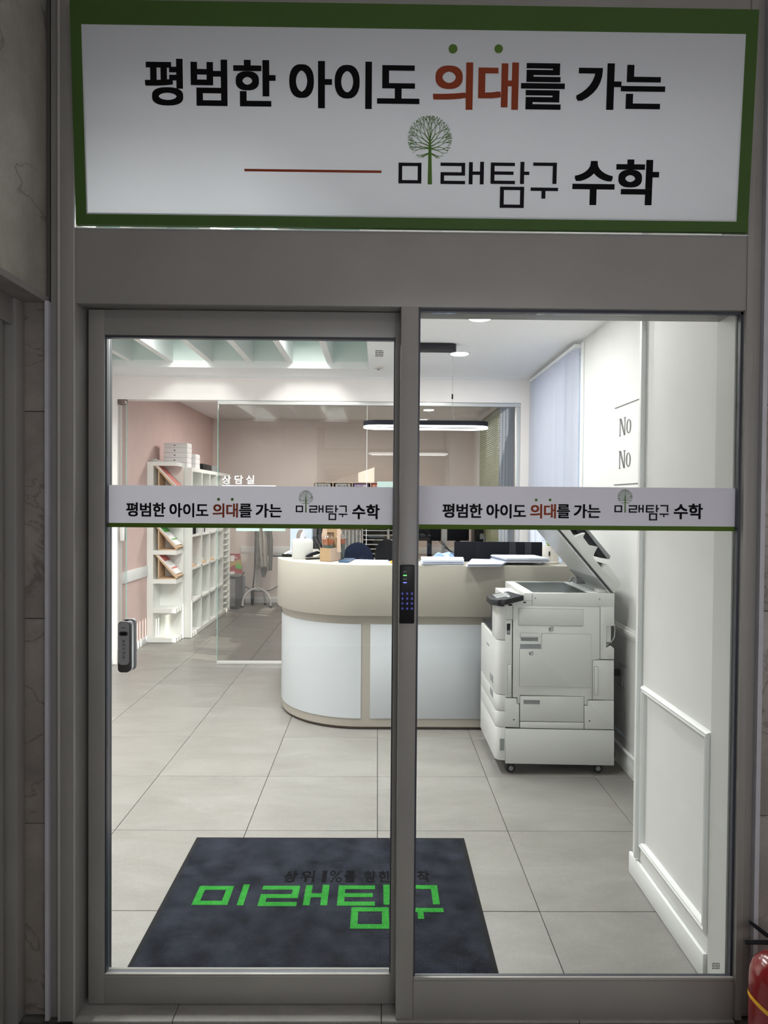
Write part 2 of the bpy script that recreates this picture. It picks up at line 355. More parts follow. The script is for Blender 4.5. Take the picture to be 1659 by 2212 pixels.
def put_word(mb, text, bold, u0, v0, h, P, gap=.12, spread=None):
    u = u0
    for ch in text:
        if ch == ' ': u += h*.45; continue
        a = glyph(ch, bold)[2]; hh = h; put_glyph(mb, ch, bold, u, u+a*hh, v0, v0+hh, P); u += a*hh + h*gap
    return u

# artwork laid out once in the units of the big signboard (x right, y down)
HEAD = [('평', 312.3, 396.6, 127, 228.8), ('범', 411.6, 492, 129, 229.7), ('한', 503.7, 595.8, 130, 231), ('아', 624.7, 717.3, 131.9, 234.6),
        ('이', 723, 803, 133.3, 236), ('도', 815, 905.8, 141.5, 225.4), ('의', 936, 1020.4, 135, 237.7), ('대', 1033.9, 1118.6, 135, 237.7),
        ('를', 1126.3, 1218.3, 137, 237.7), ('가', 1246, 1340, 137, 238), ('는', 1342.6, 1434.6, 140.9, 236.7)]
def sk(x): return .0085*(x-313)
HEAD = [(c, a, b, y0-sk((a+b)/2), y1-sk((a+b)/2)) for c, a, b, y0, y1 in HEAD]
def frame_bars(x0, x1, y0, y1, t, sides='tlbr'):
    r = []
    if 't' in sides: r.append((x0, x1, y0, y0+t))
    if 'b' in sides: r.append((x0, x1, y1-t, y1))
    if 'l' in sides: r.append((x0, x0+t, y0, y1))
    if 'r' in sides: r.append((x1-t, x1, y0, y1))
    return r
def logo_bars(t=7.5):
    o = []
    k = lambda bars, x: [(a, b, c-sk(x), d-sk(x)) for a, b, c, d in bars]
    o += k(frame_bars(861, 910, 352, 397, t), 885)
    o += k([(951.5, 1004.5, 352, 352+t), (951.5, 1004.5, 372.5, 372.5+t), (951.5, 1004.5, 391, 391+t), (1004.5-t, 1004.5, 352, 376), (951.5, 951.5+t, 376, 397)], 978)
    o += k([(1013, 1013+t, 351, 399), (1037, 1037+t, 350, 399), (1018, 1040, 371, 371+t)], 1028)
    o += k([(1060, 1112, 352, 352+t), (1063, 1109, 371, 371+t), (1060, 1112, 391, 391+t), (1060, 1060+t, 352, 397), (1124, 1124+t, 350, 398), (1128, 1143, 371, 371+t)], 1095)
    o += k(frame_bars(1080, 1131, 404, 450, t), 1105)
    o += k([(1151.5, 1201.5, 352, 352+t), (1201.5-t, 1201.5, 352, 398), (1146, 1205, 406, 406+t), (1169.5, 1177.5, 410, 430)], 1176)
    return o
SUHAK = [('수', 1237.6, 1325.7, 348-sk(1281), 443.8-sk(1281)), ('학', 1331.5, 1420.6, 345-sk(1376), 443.8-sk(1376))]
def tree_quads():
    rnd = random.Random(5); q = []
    def seg(x0, y0, x1, y1, w0, w1):
        dx, dy = x1-x0, y1-y0; L = math.hypot(dx, dy) or 1; nx, ny = -dy/L, dx/L
        q.append([(x0-nx*w0/2, y0-ny*w0/2), (x1-nx*w1/2, y1-ny*w1/2), (x1+nx*w1/2, y1+ny*w1/2), (x0+nx*w0/2, y0+ny*w0/2)])
    cx, cy, R = 928.5, 299-sk(928), 49
    seg(928.4, 399-sk(928), 928.6, 322-sk(928), 9.6, 6.5)
    seg(928.6, 322-sk(928), 928.6, 300-sk(928), 6.5, 3.2)
    def grow(x, y, a, ln, w, d):
        steps = 2
        for i in range(steps):
            a2 = a + rnd.uniform(-.12, .12); x2 = x+math.cos(a2)*ln/steps; y2 = y-math.sin(a2)*ln/steps
            if math.hypot(x2-cx, y2-cy) > R: return
            seg(x, y, x2, y2, w, w*.8); x, y, w = x2, y2, w*.8
        if d > 0:
            for s in (-1, 1): grow(x, y, a+s*rnd.uniform(.20, .40), ln*.74, max(w*.85, 1.15), d-1)
    for i in range(17):
        a = PI*(-.20+1.40*i/16); y0 = (331 if i in (0, 1, 15, 16) else 322 - 20*math.sin(max(0, a))**2) - sk(928)
        grow(928.6, y0, a, 16+3*math.sin(a), 2.9, 4)
    return q
TREE = tree_quads()
def artwork(parent, P, f_head, f_logo, heavy=1.0, bold=.034):
    """P maps artwork (u,v) of the surface; f_* map signboard units to (u,v)"""
    def boxed(mb, ch, x0, x1, y0, y1, f):
        u0, v1 = f(x0, y0); u1, v0 = f(x1, y1); put_glyph(mb, ch, bold, u0, u1, v0, v1, P)
    a = MB(); r = MB()
    for ch, x0, x1, y0, y1 in HEAD: boxed(r if ch in '의대' else a, ch, x0, x1, y0, y1, f_head)
    for ch, x0, x1, y0, y1 in SUHAK: boxed(a, ch, x0, x1, y0, y1, f_logo)
    a.build('lettering', 'ink', parent); tag(r.build('lettering', 'rust', parent), 'rust red lettering')
    for x in (978.5, 1077):
        g = MB(); u, v = f_head(x, 106.2-sk(x)); u2, _ = f_head(x+11.3, 0); put_disc(g, u, v, u2-u, P)
        g.build('green_dot', 'leaf_ink', parent)
    l = MB()
    for k, (x0, x1, y0, y1) in enumerate(logo_bars(7.5*heavy)):
        u0, v1 = f_logo(x0, y0); u1, v0 = f_logo(x1, y1); put_rect(l, u0, u1, v0, v1, P, (0, -.00003, 0), k)
    l.build('logotype', 'ink_soft', parent)
    t = MB()
    for k, qd in enumerate(TREE): t.add([Vector(P(*f_logo(*p)))+Vector((0, -.000002*k, 0)) for p in qd], [(0, 1, 2, 3)])
    tag(t.build('tree_emblem', 'leaf_ink', parent), 'green bare tree emblem')

# ------------------------------------------------------------------ setting: dimensions
YF = 1.92; YL = 1.975; ZC = 2.64; XL = -2.42; XR = 1.415; YP = 6.10; YB = 9.80; X0 = -.866; X1 = 1.058

# floor with individual tiles
floor = S(B(XL-.1, XR+.1, 2.06, YB+.1, -.10, -.012).build('floor', 'grout')); ORG['floor'] = Vector((0, 0, 0))
GX, GY, GT = .0115, 2.435, .6
base_tiles = {}
def tile_mesh(x0, x1, y0, y1, z0, z1, parent, matn, key=None, bev=.0012):
    key = (round(x1-x0, 3), round(y1-y0, 3), matn)
    if key not in base_tiles:
        o = MB().box(-(x1-x0)/2, (x1-x0)/2, -(y1-y0)/2, (y1-y0)/2, z0, z1).build('tile', matn, None, bevel=bev, seg=1); base_tiles[key] = o.data
        o.parent = parent
    else:
        o = bpy.data.objects.new('tile', base_tiles[key]); COL.objects.link(o); o.parent = parent
    o.location = ((x0+x1)/2, (y0+y1)/2, random.uniform(-.0003, .0003)); return o
g = .0013
for i in range(-5, 4):
    for j in range(-1, 14):
        x0, x1 = max(GX+GT*i, XL), min(GX+GT*(i+1), XR); y0, y1 = max(GY+GT*j, 2.05), min(GY+GT*(j+1), YB)
        if x1-x0 < .03 or y1-y0 < .03: continue
        tile_mesh(x0+g, x1-g, y0+g, y1-g, -.012, 0, floor, 'tile')
# corridor floor and threshold stones
cf = S(B(-1.6, 1.62, -3.0, 2.06, -.10, -.014).build('floor_corridor', 'grout')); ORG['floor_corridor'] = Vector((0, 0, 0))
for x0, x1 in ((-.872, -.585), (-.583, .022), (.024, .60), (.602, 1.056)):
    tile_mesh(x0, x1, 1.915, 2.048, -.014, -.001, cf, 'sill')
for i in range(-3, 4):
    for j in range(-5, 1):
        x0, x1 = .02+.6*i, .02+.6*(i+1); y1 = 1.911+.6*j; y0 = y1-.6
        x0, x1 = max(x0, -1.1), min(x1, 1.61)
        if y0 > -2.9 and x1-x0 > .03: tile_mesh(x0+g, x1-g, y0+g, y1-g, -.014, -.004, cf, 'sill')

# ceiling with recess
cl = MB(); RX0, RX1, RY0, RY1, RZ = -2.30, -.083, 2.7, 5.72, 2.88
cl.box(RX1, XR+.1, 2.0, YP+.05, ZC, ZC+.06).box(XL-.1, RX1, RY1, YP+.05, ZC, ZC+.06).box(XL-.1, RX1, 2.0, RY0, ZC, ZC+.06).box(XL-.1, RX0, RY0, RY1, ZC, ZC+.06)
S(cl.build('ceiling', 'ceil'))
S(B(XL-.12, XR+.15, 2.08, YB+.12, 2.9, 3.0).build('sky_block_slab', 'ceil'))  # unseen slab added to keep sky light out of the ceiling void
S(B(XL-.1, XR+.1, YP+.1, YB+.1, 2.70, 2.78).build('ceiling_back_room', 'ceil'))
rc = struct('ceiling_recess')
MB().box(RX0-.02, RX1+.02, RY1, RY1+.02, ZC+.06, RZ+.02).box(RX0-.02, RX1+.02, RY0-.02, RY0, ZC+.06, RZ+.02).box(RX1, RX1+.02, RY0, RY1, ZC+.06, RZ+.02).box(RX0-.02, RX0, RY0, RY1, ZC+.06, RZ+.02).build('recess_side', 'mint', rc)
B(RX0-.02, RX1+.02, RY0-.02, RY1+.02, RZ, RZ+.03).build('recess_top', 'teal', rc)
for k in range(6):
    x = -.39-.34*k; B(x-.05, x, RY0, RY1, 2.685, RZ).build('fin', 'fin', rc)
for x in (-1.58, -.56): B(x-.03, x+.03, 2.98, 4.92, 2.855, 2.878).build('lamp_tube', 'trimw', rc)

# walls of the reception and the consultation room
S(B(XL-.12, XL, 2.0, YP, 0, 2.9).build('wall_left', 'wall'))
S(B(XL-.12, XL, YP, YB, 0, 2.9).build('wall_left_back_room', 'pink'))
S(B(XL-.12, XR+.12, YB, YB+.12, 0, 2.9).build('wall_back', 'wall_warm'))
wr = MB()
WY0, WY1, WZ0, WZ1 = 4.63, 5.97, .95, 2.60      # reception window
VY0, VY1, VZ0, VZ1 = 6.75, 9.16, .95, 2.60      # consultation room window
wr.box(XR, XR+.15, 2.60, WY0, 0, 2.9).box(XR, XR+.15, WY0, WY1, 0, WZ0).box(XR, XR+.15, WY0, WY1, WZ1, 2.9)
wr.box(XR, XR+.15, WY1, VY0, 0, 2.9).box(XR, XR+.15, VY0, VY1, 0, VZ0).box(XR, XR+.15, VY0, VY1, VZ1, 2.9).box(XR, XR+.15, VY1, YB+.1, 0, 2.9)
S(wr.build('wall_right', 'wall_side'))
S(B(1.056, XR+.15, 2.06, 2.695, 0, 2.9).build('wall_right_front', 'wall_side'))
S(B(XL-.12, -.93, 2.0, 2.08, 0, 2.9).build('wall_front', 'wall'))
S(B(-.93, 1.10, 2.0, 2.08, 2.9, 3.0).build('wall_front_top', 'wall'))
# header over the partition and its right pier
S(MB().box(XL, XR, YP, YP+.12, 2.42, 2.9).box(1.305, XR, YP, YP+.12, 0, 2.42).box(XL, -2.372, YP, YP+.12, 0, 2.42).build('wall_header', 'wall'))
S(B(XL, XR, YP-.012, YP, ZC-.014, ZC).build('trim_1', 'trimw'))
# baseboards / rails
def skirt(name, boxes, m='trimw', bev=.004): 
    b = MB()
    for q in boxes: b.box(*q)
    return S(b.build(name, m, bevel=bev))
skirt('baseboard_left', [(XL, XL+.012, 2.1, YB, 0, .075)])
skirt('baseboard_back', [(XL, XR, YB-.012, YB, 0, .085)])
skirt('baseboard_right', [(XR-.012, XR, 2.70, YP, 0, .11), (XR-.020, XR-.0, 2.70, YP, .11, .125)])
skirt('baseboard_right_front', [(1.040, 1.056, 2.075, 2.70, 0, .088)], bev=.006)
skirt('trim_2', [(XL, XL+.015, YP+.12, 7.03, .705, .815)])
skirt('trim_3', [(-2.0, XR, YB-.015, YB, .735, .835)])
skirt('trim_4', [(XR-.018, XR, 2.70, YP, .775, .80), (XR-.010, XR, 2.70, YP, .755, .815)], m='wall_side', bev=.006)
# corner strip at the end of the front right wall, door return beside the glass
skirt('trim_5', [(1.036, 1.056, 2.625, 2.640, .095, 2.64)], bev=.002)
S(B(1.049, 1.0575, 1.960, 2.064, 0, 2.1).build('trim_6', 'trim_grey'))
# moulded picture-frame panel on the front right wall
mp = struct('trim_7')
def molding(y0, y1, z0, z1, parent):
    prof = [(0, 0), (.010, .002), (.017, .008), (.013, .014), (.016, .020), (.010, .026), (0, .028)]
    for (a, b, horiz, s) in ((z1, None, True, -1), (z0, None, True, 1), (y0, None, False, 1), (y1, None, False, -1)):
        mb = MB(); vs = []; 
        for end in (0, 1):
            for d, o in prof:
                if horiz:
                    y = (y0+o) if end == 0 else (y1-o); z = a+s*o
                else:
                    z = (z0+o) if end == 0 else (z1-o); y = a+s*o
                vs.append((1.056-d, y, z))
        n = len(prof); mb.add(vs, [(i, i+1, n+i+1, n+i) for i in range(n-1)]); mb.build('molding', 'trimw', parent, smooth=.5)
molding(2.068, 2.605, .155, .795, mp)

# right window (glass + frame) and back-room window
def window(n, y0, y1, z0, z1, mull):
    wn = struct('window_%d' % n)
    X = XR+.07
    f = MB(); t = .05
    f.box(X, X+.05, y0, y0+t, z0, z1).box(X, X+.05, y1-t, y1, z0, z1).box(X, X+.05, y0, y1, z0, z0+t).box(X, X+.05, y0, y1, z1-t, z1)
    for q in mull: f.box(X, X+.05, q-.03, q+.03, z0, z1)
    f.build('window_frame', 'trimw', wn)
    B(X+.02, X+.026, y0+t, y1-t, z0+t, z1-t).build('pane', 'glass_door', wn)
    B(XR-.02, XR+.07, y0-.02, y1+.02, z0-.03, z0).build('window_sill', 'trimw', wn, bevel=.004)
window(3, WY0, WY1, WZ0, WZ1, [5.3])
window(4, VY0, VY1, VZ0, VZ1, [7.5, 8.3])
skirt('trim_8', [(XR-.012, XR+.0, WY0-.05, WY0, .9, 2.62)], bev=.002)
S(B(XR+.16, 4.5, 2.4, 6.35, 2.64, 2.70).build('sun_block_slab', 'wall'))   # unseen slab added outside, keeps sun off the upper reception window
# blinds are things
vb = thing('vertical_blind', (XR-.05, 5.3, 2.6), 'white vertical slat blind glowing with daylight over the reception window', 'blind')
B(XR-.055, XR-.01, WY0-.0, 6.02, 2.588, 2.612).build('headrail', 'trimw', vb)
sl = None; ny = 17
for k in range(ny):
    y = WY0+.045+(6.0-WY0-.08)*k/(ny-1); a = -.42+.10*math.sin(k*2.3); hw = .041
    mb = MB(); pts = []
    for i in range(7):
        t = (i/6-.5)*2; bow = .016*(1-t*t); dx, dy = math.sin(a)*hw*t + math.cos(a)*bow, math.cos(a)*hw*t - math.sin(a)*bow; pts.append((XR-.035+dx, y+dy))
    z0 = 1.11
    vs = [(p[0], p[1], z) for z in (z0, 2.585) for p in pts]
    mb.add(vs, [(i, i+1, 7+i+1, 7+i) for i in range(6)]); mb.build('slat', 'slatw', vb, smooth=1.0)
gb = thing('roller_blind', (XR-.03, 8.25, 2.6), 'olive green perforated blind hanging at the consultation room window', 'blind')
B(XR-.06, XR-.01, 7.44, 9.08, 2.585, 2.64).build('headrail', 'alu', gb)
bl = MB(); n = 60
for i in range(n):
    z = 1.02+(2.585-1.02)*i/n; bl.add([(XR-.035, 7.46, z), (XR-.035, 9.05, z), (XR-.028, 9.05, z+.026), (XR-.028, 7.46, z+.026)], [(0, 1, 2, 3)])
bl.build('blind_cloth', 'blindg', gb)
cu_ = thing('curtain', (XR-.05, 7.1, 2.6), 'grey blue folded curtain at the back room window next to the olive blind', 'curtain')
mb = MB(); pts = [(XR-.045+.022*math.sin(i*1.9), 6.72+.70*i/40) for i in range(41)]
mb.add([(x, y, z) for z in (.9, 2.6) for x, y in pts], [(i, i+1, 41+i+1, 41+i) for i in range(40)]); mb.build('cloth', 'curtain', cu_, smooth=1.2)
B(XR-.07, XR-.02, 6.70, 7.43, 2.60, 2.63).build('curtain_rail', 'alu', cu_)
ch = MB()
for i in range(90): 
    z = 1.0+1.58*i/90; ch.box(XR-.046, XR-.036, 7.445, 7.457, z, z+.010)
tag(ch.build('bead_chain', 'blackm', gb), 'dark bead chain', kind='stuff')
B(XR-.006, XR-.001, 9.2, 9.5, 0, 2.7).build('trim_9', 'trimw')['kind'] = 'structure'

# ------------------------------------------------------------------ glass partition
ptn = struct('window_5')
PX0, PXS, PX1 = -1.465, -.100, 1.262
B(PX0, 1.305, YP+.01, YP+.06, 2.385, 2.42).build('top_rail', 'alu', ptn, bevel=.003)
B(PX0, 1.305, YP+.01, YP+.055, 0, .032).build('bottom_rail', 'alu', ptn, bevel=.003)
B(1.262, 1.305, YP+.008, YP+.06, .032, 2.385).build('side_rail', 'alu', ptn, bevel=.003)
B(PX0, PXS-.002, YP+.03, YP+.04, .032, 2.385).build('pane', 'glass_part', ptn)
B(PXS+.002, PX1, YP+.03, YP+.04, .032, 2.385).build('pane', 'glass_part', ptn)
for x in (PX0-.002, PXS-.002): B(x, x+.004, YP+.029, YP+.041, .032, 2.385).build('glass_edge', 'trimw' if x > -1 else 'glass_edge', ptn)
t = MB(); P = lambda u, v: (u, YP+.028, v)
for ch_, (a, b) in zip('상담실', ((480, 498.5), (507, 525), (531.5, 549))):
    (u0, v1), (u1, v0) = atY(a, 1026.5, YP+.028), atY(b, 1045.5, YP+.028); put_glyph(t, ch_, .012, u0, u1, v0, v1, P)
(u0, v0), (u1, _) = atY(480, 1048.6, YP+.028), atY(596, 1048.6, YP+.028); put_rect(t, u0, u1, v0-.004, v0+.003, P)
tag(t.build('lettering', 'whiteink', ptn), 'white Korean room name lettering with underline')
# fixed glass beside the opening with hinge and lock plate
fg = struct('door_2')
B(-2.371, -2.302, YP+.03, YP+.04, .02, 2.40).build('pane', 'glass_part', fg)
B(-2.302, -2.298, YP+.029, YP+.041, .02, 2.40).build('glass_edge', 'glass_edge', fg)
B(-2.372, -2.300, YP+.005, YP+.065, 2.375, 2.425).build('hinge', 'patch', fg, bevel=.004)
B(-2.352, -2.310, YP+.01, YP+.06, 1.13, 1.255).build('lock_plate', 'alu', fg, bevel=.004)
B(-2.371, -2.345, YP+.01, YP+.06, .01, .13).build('floor_hinge', 'alu', fg, bevel=.004)

# ------------------------------------------------------------------ wall lettering "No / No"
nt_ = thing('wall_lettering', (XR-.002, 3.8, 1.85), 'charcoal serif lettering between two thin lines on the right wall', 'lettering')
def serifN(mb, ya, za, wd, ht, P):
    s = .16
    def pl(pts): mb.add([P(ya+a*wd, za+b*ht) for a, b in pts], [tuple(range(len(pts)))])
    pl([(.10, 0), (.20, 0), (.20, 1), (.10, 1)]); pl([(.82, 0), (.92, 0), (.92, 1), (.82, 1)])
    pl([(.10, 1), (.34, 1), (.92, 0), (.74, 0)]); pl([(0, 0), (.32, 0), (.32, .035), (0, .035)]); pl([(0, .965), (.30, .965), (.30, 1), (0, 1)]); pl([(.70, .965), (1.02, .965), (1.02, 1), (.70, 1)])
def serifO(mb, ya, za, wd, ht, P, n=28):
    vs = []
    for q in (0, 1):
        for i in range(n):
            t = 2*PI*i/n; a, b = (.5, .5) if q == 0 else (.27, .45); vs.append(P(ya+wd*(.5+a*math.cos(t)), za+ht*(.5+b*math.sin(t))))
    mb.add(vs, [(i, (i+1) % n, n+(i+1) % n, n+i) for i in range(n)])
for (zb) in (1.902, 1.713):
    mb = MB(); Pn = lambda y, z: (XR-.002, -y, z)
    serifN(mb, -3.903, zb, .104, .102, Pn); serifO(mb, -3.790, zb+.004, .072, .080, Pn); mb.build('word', 'wallink', nt_)
for z, dz in ((2.076, 0), (1.620, 0)): B(XR-.003, XR-.0005, 3.50, 3.975, z-.0025, z+.0025).build('rule_line', 'wallink', nt_)

# ------------------------------------------------------------------ shop front: frame, sliding leaf, fixed light, transom
fr = struct('trim_10')
def fbox(x0, x1, y0, y1, z0, z1, name='frame_member', m='frame', bev=.0025, par=None): return B(x0, x1, y0, y1, z0, z1).build(name, m, par or fr, bevel=bev)
fbox(-.940, -.907, YF+.008, 2.06, 0, 3.0, 'jamb'); fbox(-.909, X0, YF-.008, 2.06, 0, 3.0, 'jamb')
fbox(X1, X1+.02, YF-.004, 2.055, 0, 3.0, 'jamb'); fbox(X1+.018, 1.108, YF+.012, 2.06, 0, 3.0, 'jamb')
fbox(X0-.001, X1+.001, YF, 1.972, 2.070, 2.282, 'transom_bar'); fbox(X0-.001, X1+.001, 1.972, 2.06, 2.074, 2.282, 'transom_bar')
fbox(X0-.001, X1+.001, YF, 2.06, 2.905, 3.05, 'head_member')
fbox(.064, .1145, YF, 1.968, 0, 2.072, 'mullion'); fbox(.092, .1145, 1.968, 2.05, 0, 2.072, 'mullion')
fbox(.1145, X1+.001, YF+.003, 1.949, -.004, .112, 'kick_panel'); fbox(.1145, X1+.001, 1.949, 1.964, -.004, .100, 'kick_panel_inner')
fbox(.1145, X1+.001, YF+.003, YF+.012, .112, .122, 'sill_bead', 'frame_in')
# tracks dark gap and metal strips
S(B(-.951, -.940, 1.915, 2.0, 0, 2.075).build('trim_11', 'strip'))
fbox(-.935, -.816, 2.0175, 2.058, 0, 2.074, 'leak_block_jamb', 'gasket', 0)  # dark box added behind the leaf gap, stops room light leaking out
fbox(-.913, -.906, YF-.0092, YF, 0, 3.0, 'jamb_bead', 'frame_edge', .001)
fbox(X0-.003, X0+.0008, YF-.0090, YF, 0, 3.0, 'jamb_bead', 'frame_edge', .001)
# fixed right light
w1 = struct('window_1')
B(.120, 1.068, 1.950, 1.958, .104, 2.062).build('pane', 'glass_door', w1)
gk = MB(); a0, a1, b0, b1 = .1145, X1, .112, 2.072
gk.box(a0, a0+.006, YF+.012, 1.949, b0, b1).box(a1-.007, a1, YF+.014, 1.949, b0, b1).box(a0, a1, YF+.014, 1.949, b1-.010, b1).box(a0, a1, YF+.02, 1.949, b0-.002, b0+.004)
gk.build('gasket', 'gasket', w1)
# sliding leaf
d1 = struct('door_1')
def dbox(*a, name='stile', m='frame', bev=.002): return B(*a).build(name, m, d1, bevel=bev)
DL0, DL1, DR0, DR1 = -.853, -.806, .050, .088
dbox(DL0, DL1, YL, YL+.04, .004, 2.069); dbox(DR0, DR1, YL, YL+.04, .004, 2.069)
dbox(DL1-.001, DR0+.001, YL, YL+.04, .004, .088, name='bottom_rail'); dbox(DL1-.001, DR0+.001, YL, YL+.04, 1.995, 2.069, name='top_rail')
gk = MB(); gk.box(DL1, DL1+.004, YL+.008, 1.9995, .088, 1.995).box(DR0-.004, DR0, YL+.008, 1.9995, .088, 1.995).box(DL1, DR0, YL+.006, 1.9995, 1.989, 1.995)
gk.build('gasket', 'gasket', d1)
dbox(DL1, DR0, YL+.003, YL+.012, .086, .0925, name='glazing_bead', m='frame_in', bev=.001)
dbox(DL1, DR0, YL+.012, 1.9995, .086, .091, name='glazing_bead', m='gasket', bev=0)
B(DL1-.003, DR0+.003, 2.0, 2.006, .088, 1.996).build('pane', 'glass_door', d1)
# transom light
w2 = struct('window_2')
B(X0, X1, 1.990, 1.998, 2.282, 2.905).build('pane', 'glass_door', w2)

# printed bands on both glasses
def band(parent, x0, x1, y, z0, zg, z1, hx, hy, hs, lx, ly, ls, pxl, skew=.0075):
    fb = MB().add([(x0, y-.0004, zg), (x1, y-.0004, zg), (x1, y-.0004, z1), (x0, y-.0004, z1)], [(0, 1, 2, 3)]).build('film_band', 'film', parent); tag(fb, 'pale grey film band printed with Korean lettering')
    g = B(x0, x1, y-.0006, y, z0, zg).build('stripe', 'film_green', fb); tag(g, 'dark green stripe')
    P = lambda u, v: (u, y-.0012, v)
    def fh(X, Y): xs = hx+(X-313)*hs; return atY(xs, hy+(Y-130)*hs+skew*(xs-hx), y)
    def flg(X, Y): xs = lx+(X-861)*ls; return atY(xs, ly+(Y-(352-sk(861)))*ls+skew*(xs-lx), y)
    artwork(fb, P, fh, flg, heavy=1.22)
band(d1, -.802, .0505, 1.9995, 1.4285, 1.4415, 1.5545, 273, 1086, .2995, 639, 1092, .3236, 236)
band(w1, .1205, 1.0575, 1.9495, 1.432, 1.4455, 1.5585, 956, 1088.6, .3037, 1327, 1091.5, .3406, 901, skew=.002)
# small glass maker's stamps
for nm, par, px0, py0, Y in (('glass_stamp', d1, 811, 757, 1.9995), ('glass_stamp', w1, 1538, 2080, 1.9495)):
    t = MB(); P = lambda u, v, Y=Y: (u, Y-.0005, v); rnd = random.Random(3)
    for row in range(4):
        x = px0
        while x < px0+17:
            wd = rnd.uniform(1, 3); (u0, v1), (u1, v0) = atY(x, py0+row*3.6, Y), atY(min(x+wd, px0+17), py0+row*3.6+2.1, Y); put_rect(t, u0, u1, v0, v1, P); x += wd+.8
    t.build(nm, 'ink_soft', par)

# ------------------------------------------------------------------ signboard over the door (leans out at the top)
SB0, SB1, SBY0, SBY1 = 2.291, 2.892, 1.912, 1.872
sg = thing('signboard', (.1, SBY0, SB0), 'large white signboard with a green border, black and rust Korean lettering above the door', 'sign')
def sY(z): return SBY0 + (SBY1-SBY0)*(z-SB0)/(SB1-SB0)
def onsign(px, py):
    d = ray(px, py); nrm = Vector((0, SB1-SB0, -(SBY1-SBY0))); p0 = Vector((0, SBY0, SB0)); t = (p0-CAM).dot(nrm)/d.dot(nrm); return CAM+d*t
def PS(off): return lambda u, v: (u, sY(v)-off, v)
xl, xr = (onsign(150, 28).x+onsign(165, 488).x)/2, (onsign(1636, 42).x+onsign(1618, 503).x)/2
bd = MB()
vs = [(x, sY(z)+dy, z) for dy in (0, .014) for z in (SB0, SB1) for x in (xl, xr)]
wl, wr_ = (onsign(181, 58).x+onsign(188, 462).x)/2, (onsign(1604, 75).x+onsign(1592, 473).x)/2
wz1, wz0 = (onsign(181, 58).z+onsign(1604, 75).z)/2, (onsign(188, 462).z+onsign(1592, 473).z)/2
for a0, a1, c0, c1 in ((xl, xr, SB0, wz0), (xl, xr, wz1, SB1), (xl, wl, wz0, wz1), (wr_, xr, wz0, wz1)):
    bd = MB(); vs = [(x, sY(z)+dy, z) for dy in (0, .014) for z in (c0, c1) for x in (a0, a1)]
    bd.add(vs, [(0, 1, 3, 2), (4, 6, 7, 5), (0, 4, 5, 1), (2, 3, 7, 6), (0, 2, 6, 4), (1, 5, 7, 3)]); bd.build('border', 'sign_green', sg)
vs = [(x, sY(z)-.0006, z) for z in (wz0-.004, wz1+.004) for x in (wl-.004, wr_+.004)]
face = MB().add(vs, [(0, 1, 3, 2)]).build('face', 'sign_white', sg)
def f_sign(X, Y): p = onsign(X, Y+sk(X)); return p.x, p.z
artwork(face, PS(.0016), f_sign, f_sign)
t = MB(); (a, b), (c, d) = f_sign(528, 366-sk(528)), f_sign(824, 373.5-sk(824)); zz = (b+d)/2; put_rect(t, a, c, zz-.0034, zz+.0034, PS(.0016))
tag(t.build('rule_line', 'rust', face), 'rust red rule line')
S(B(X0, X1, 1.915, 1.989, 2.2825, 2.2835).build('trim_12', 'trimw'))

# ------------------------------------------------------------------ corridor shell
wl_ = struct('wall_corridor_left')
MB().box(-1.2, -.975, -3, 1.94, 2.085, 3.1).build('backing', 'grout', wl_)
for j in range(5):
    y1 = 1.935-.9*j; B(-.975, -.955, y1-.898, y1, 2.082, 3.1).build('marble_panel', 'marble', wl_, bevel=.001)
B(-1.2, -.955, 1.955, 2.06, 0, 3.1).build('backing', 'grout', wl_)
for z0, z1 in ((0, .563), (.565, 1.163), (1.165, 1.763), (1.765, 2.078)): B(-1.024, -.953, 1.94, 1.956, z0, z1).build('marble_panel', 'marble_b', wl_, bevel=.001)
B(-1.2, -.957, -.2, 1.94, 2.076, 2.084).build('soffit_panel', 'marble_b', wl_)
B(-.9575, -.950, -.2, 1.94, 2.074, 2.092).build('edge_trim', 'frame', wl_)
d3 = struct('door_3')
for q, nm in (((-1.12, -1.020, 1.893, 1.94, 0, 2.076), 'jamb'), ((-1.12, -1.028, .6, 1.893, 2.0, 2.076), 'head_member'), ((-1.12, -1.062, .6, 1.893, 0, 2.0), 'leaf'), ((-1.062, -1.032, 1.80, 1.850, 0, 2.0), 'stile')):
    B(*q).build(nm, 'frame', d3, bevel=.003)
B(-1.13, -1.12, -3, 1.94, 0, 3.1).build('wall_corridor_left_back', 'marble')['kind'] = 'structure'
wr2 = struct('wall_corridor_right')
for z0, z1 in ((0, .60), (.602, 1.2), (1.202, 1.8), (1.802, 2.4), (2.402, 3.1)): B(1.120, 1.62, 1.925, 1.945, z0, z1).build('marble_panel', 'marble_b', wr2, bevel=.001)
B(1.118, 1.62, 1.945, 2.06, 0, 3.1).build('backing', 'grout', wr2)
B(1.108, 1.121, 1.915, 2.0, 0, 3.1).build('edge_trim', 'strip', wr2)
B(1.62, 1.70, -3, 2.06, 0, 3.1).build('side_wall', 'wall', wr2)
S(B(-1.2, 1.7, -3.1, -3.0, 0, 3.1).build('wall_corridor_back', 'marble'))
S(B(-1.2, 1.7, -3.1, 2.08, 3.05, 3.15).build('ceiling_corridor', 'wall'))
S(B(-2.6, -.94, 2.06, 2.08, 2.9, 3.1).build('wall_front_upper', 'wall'))

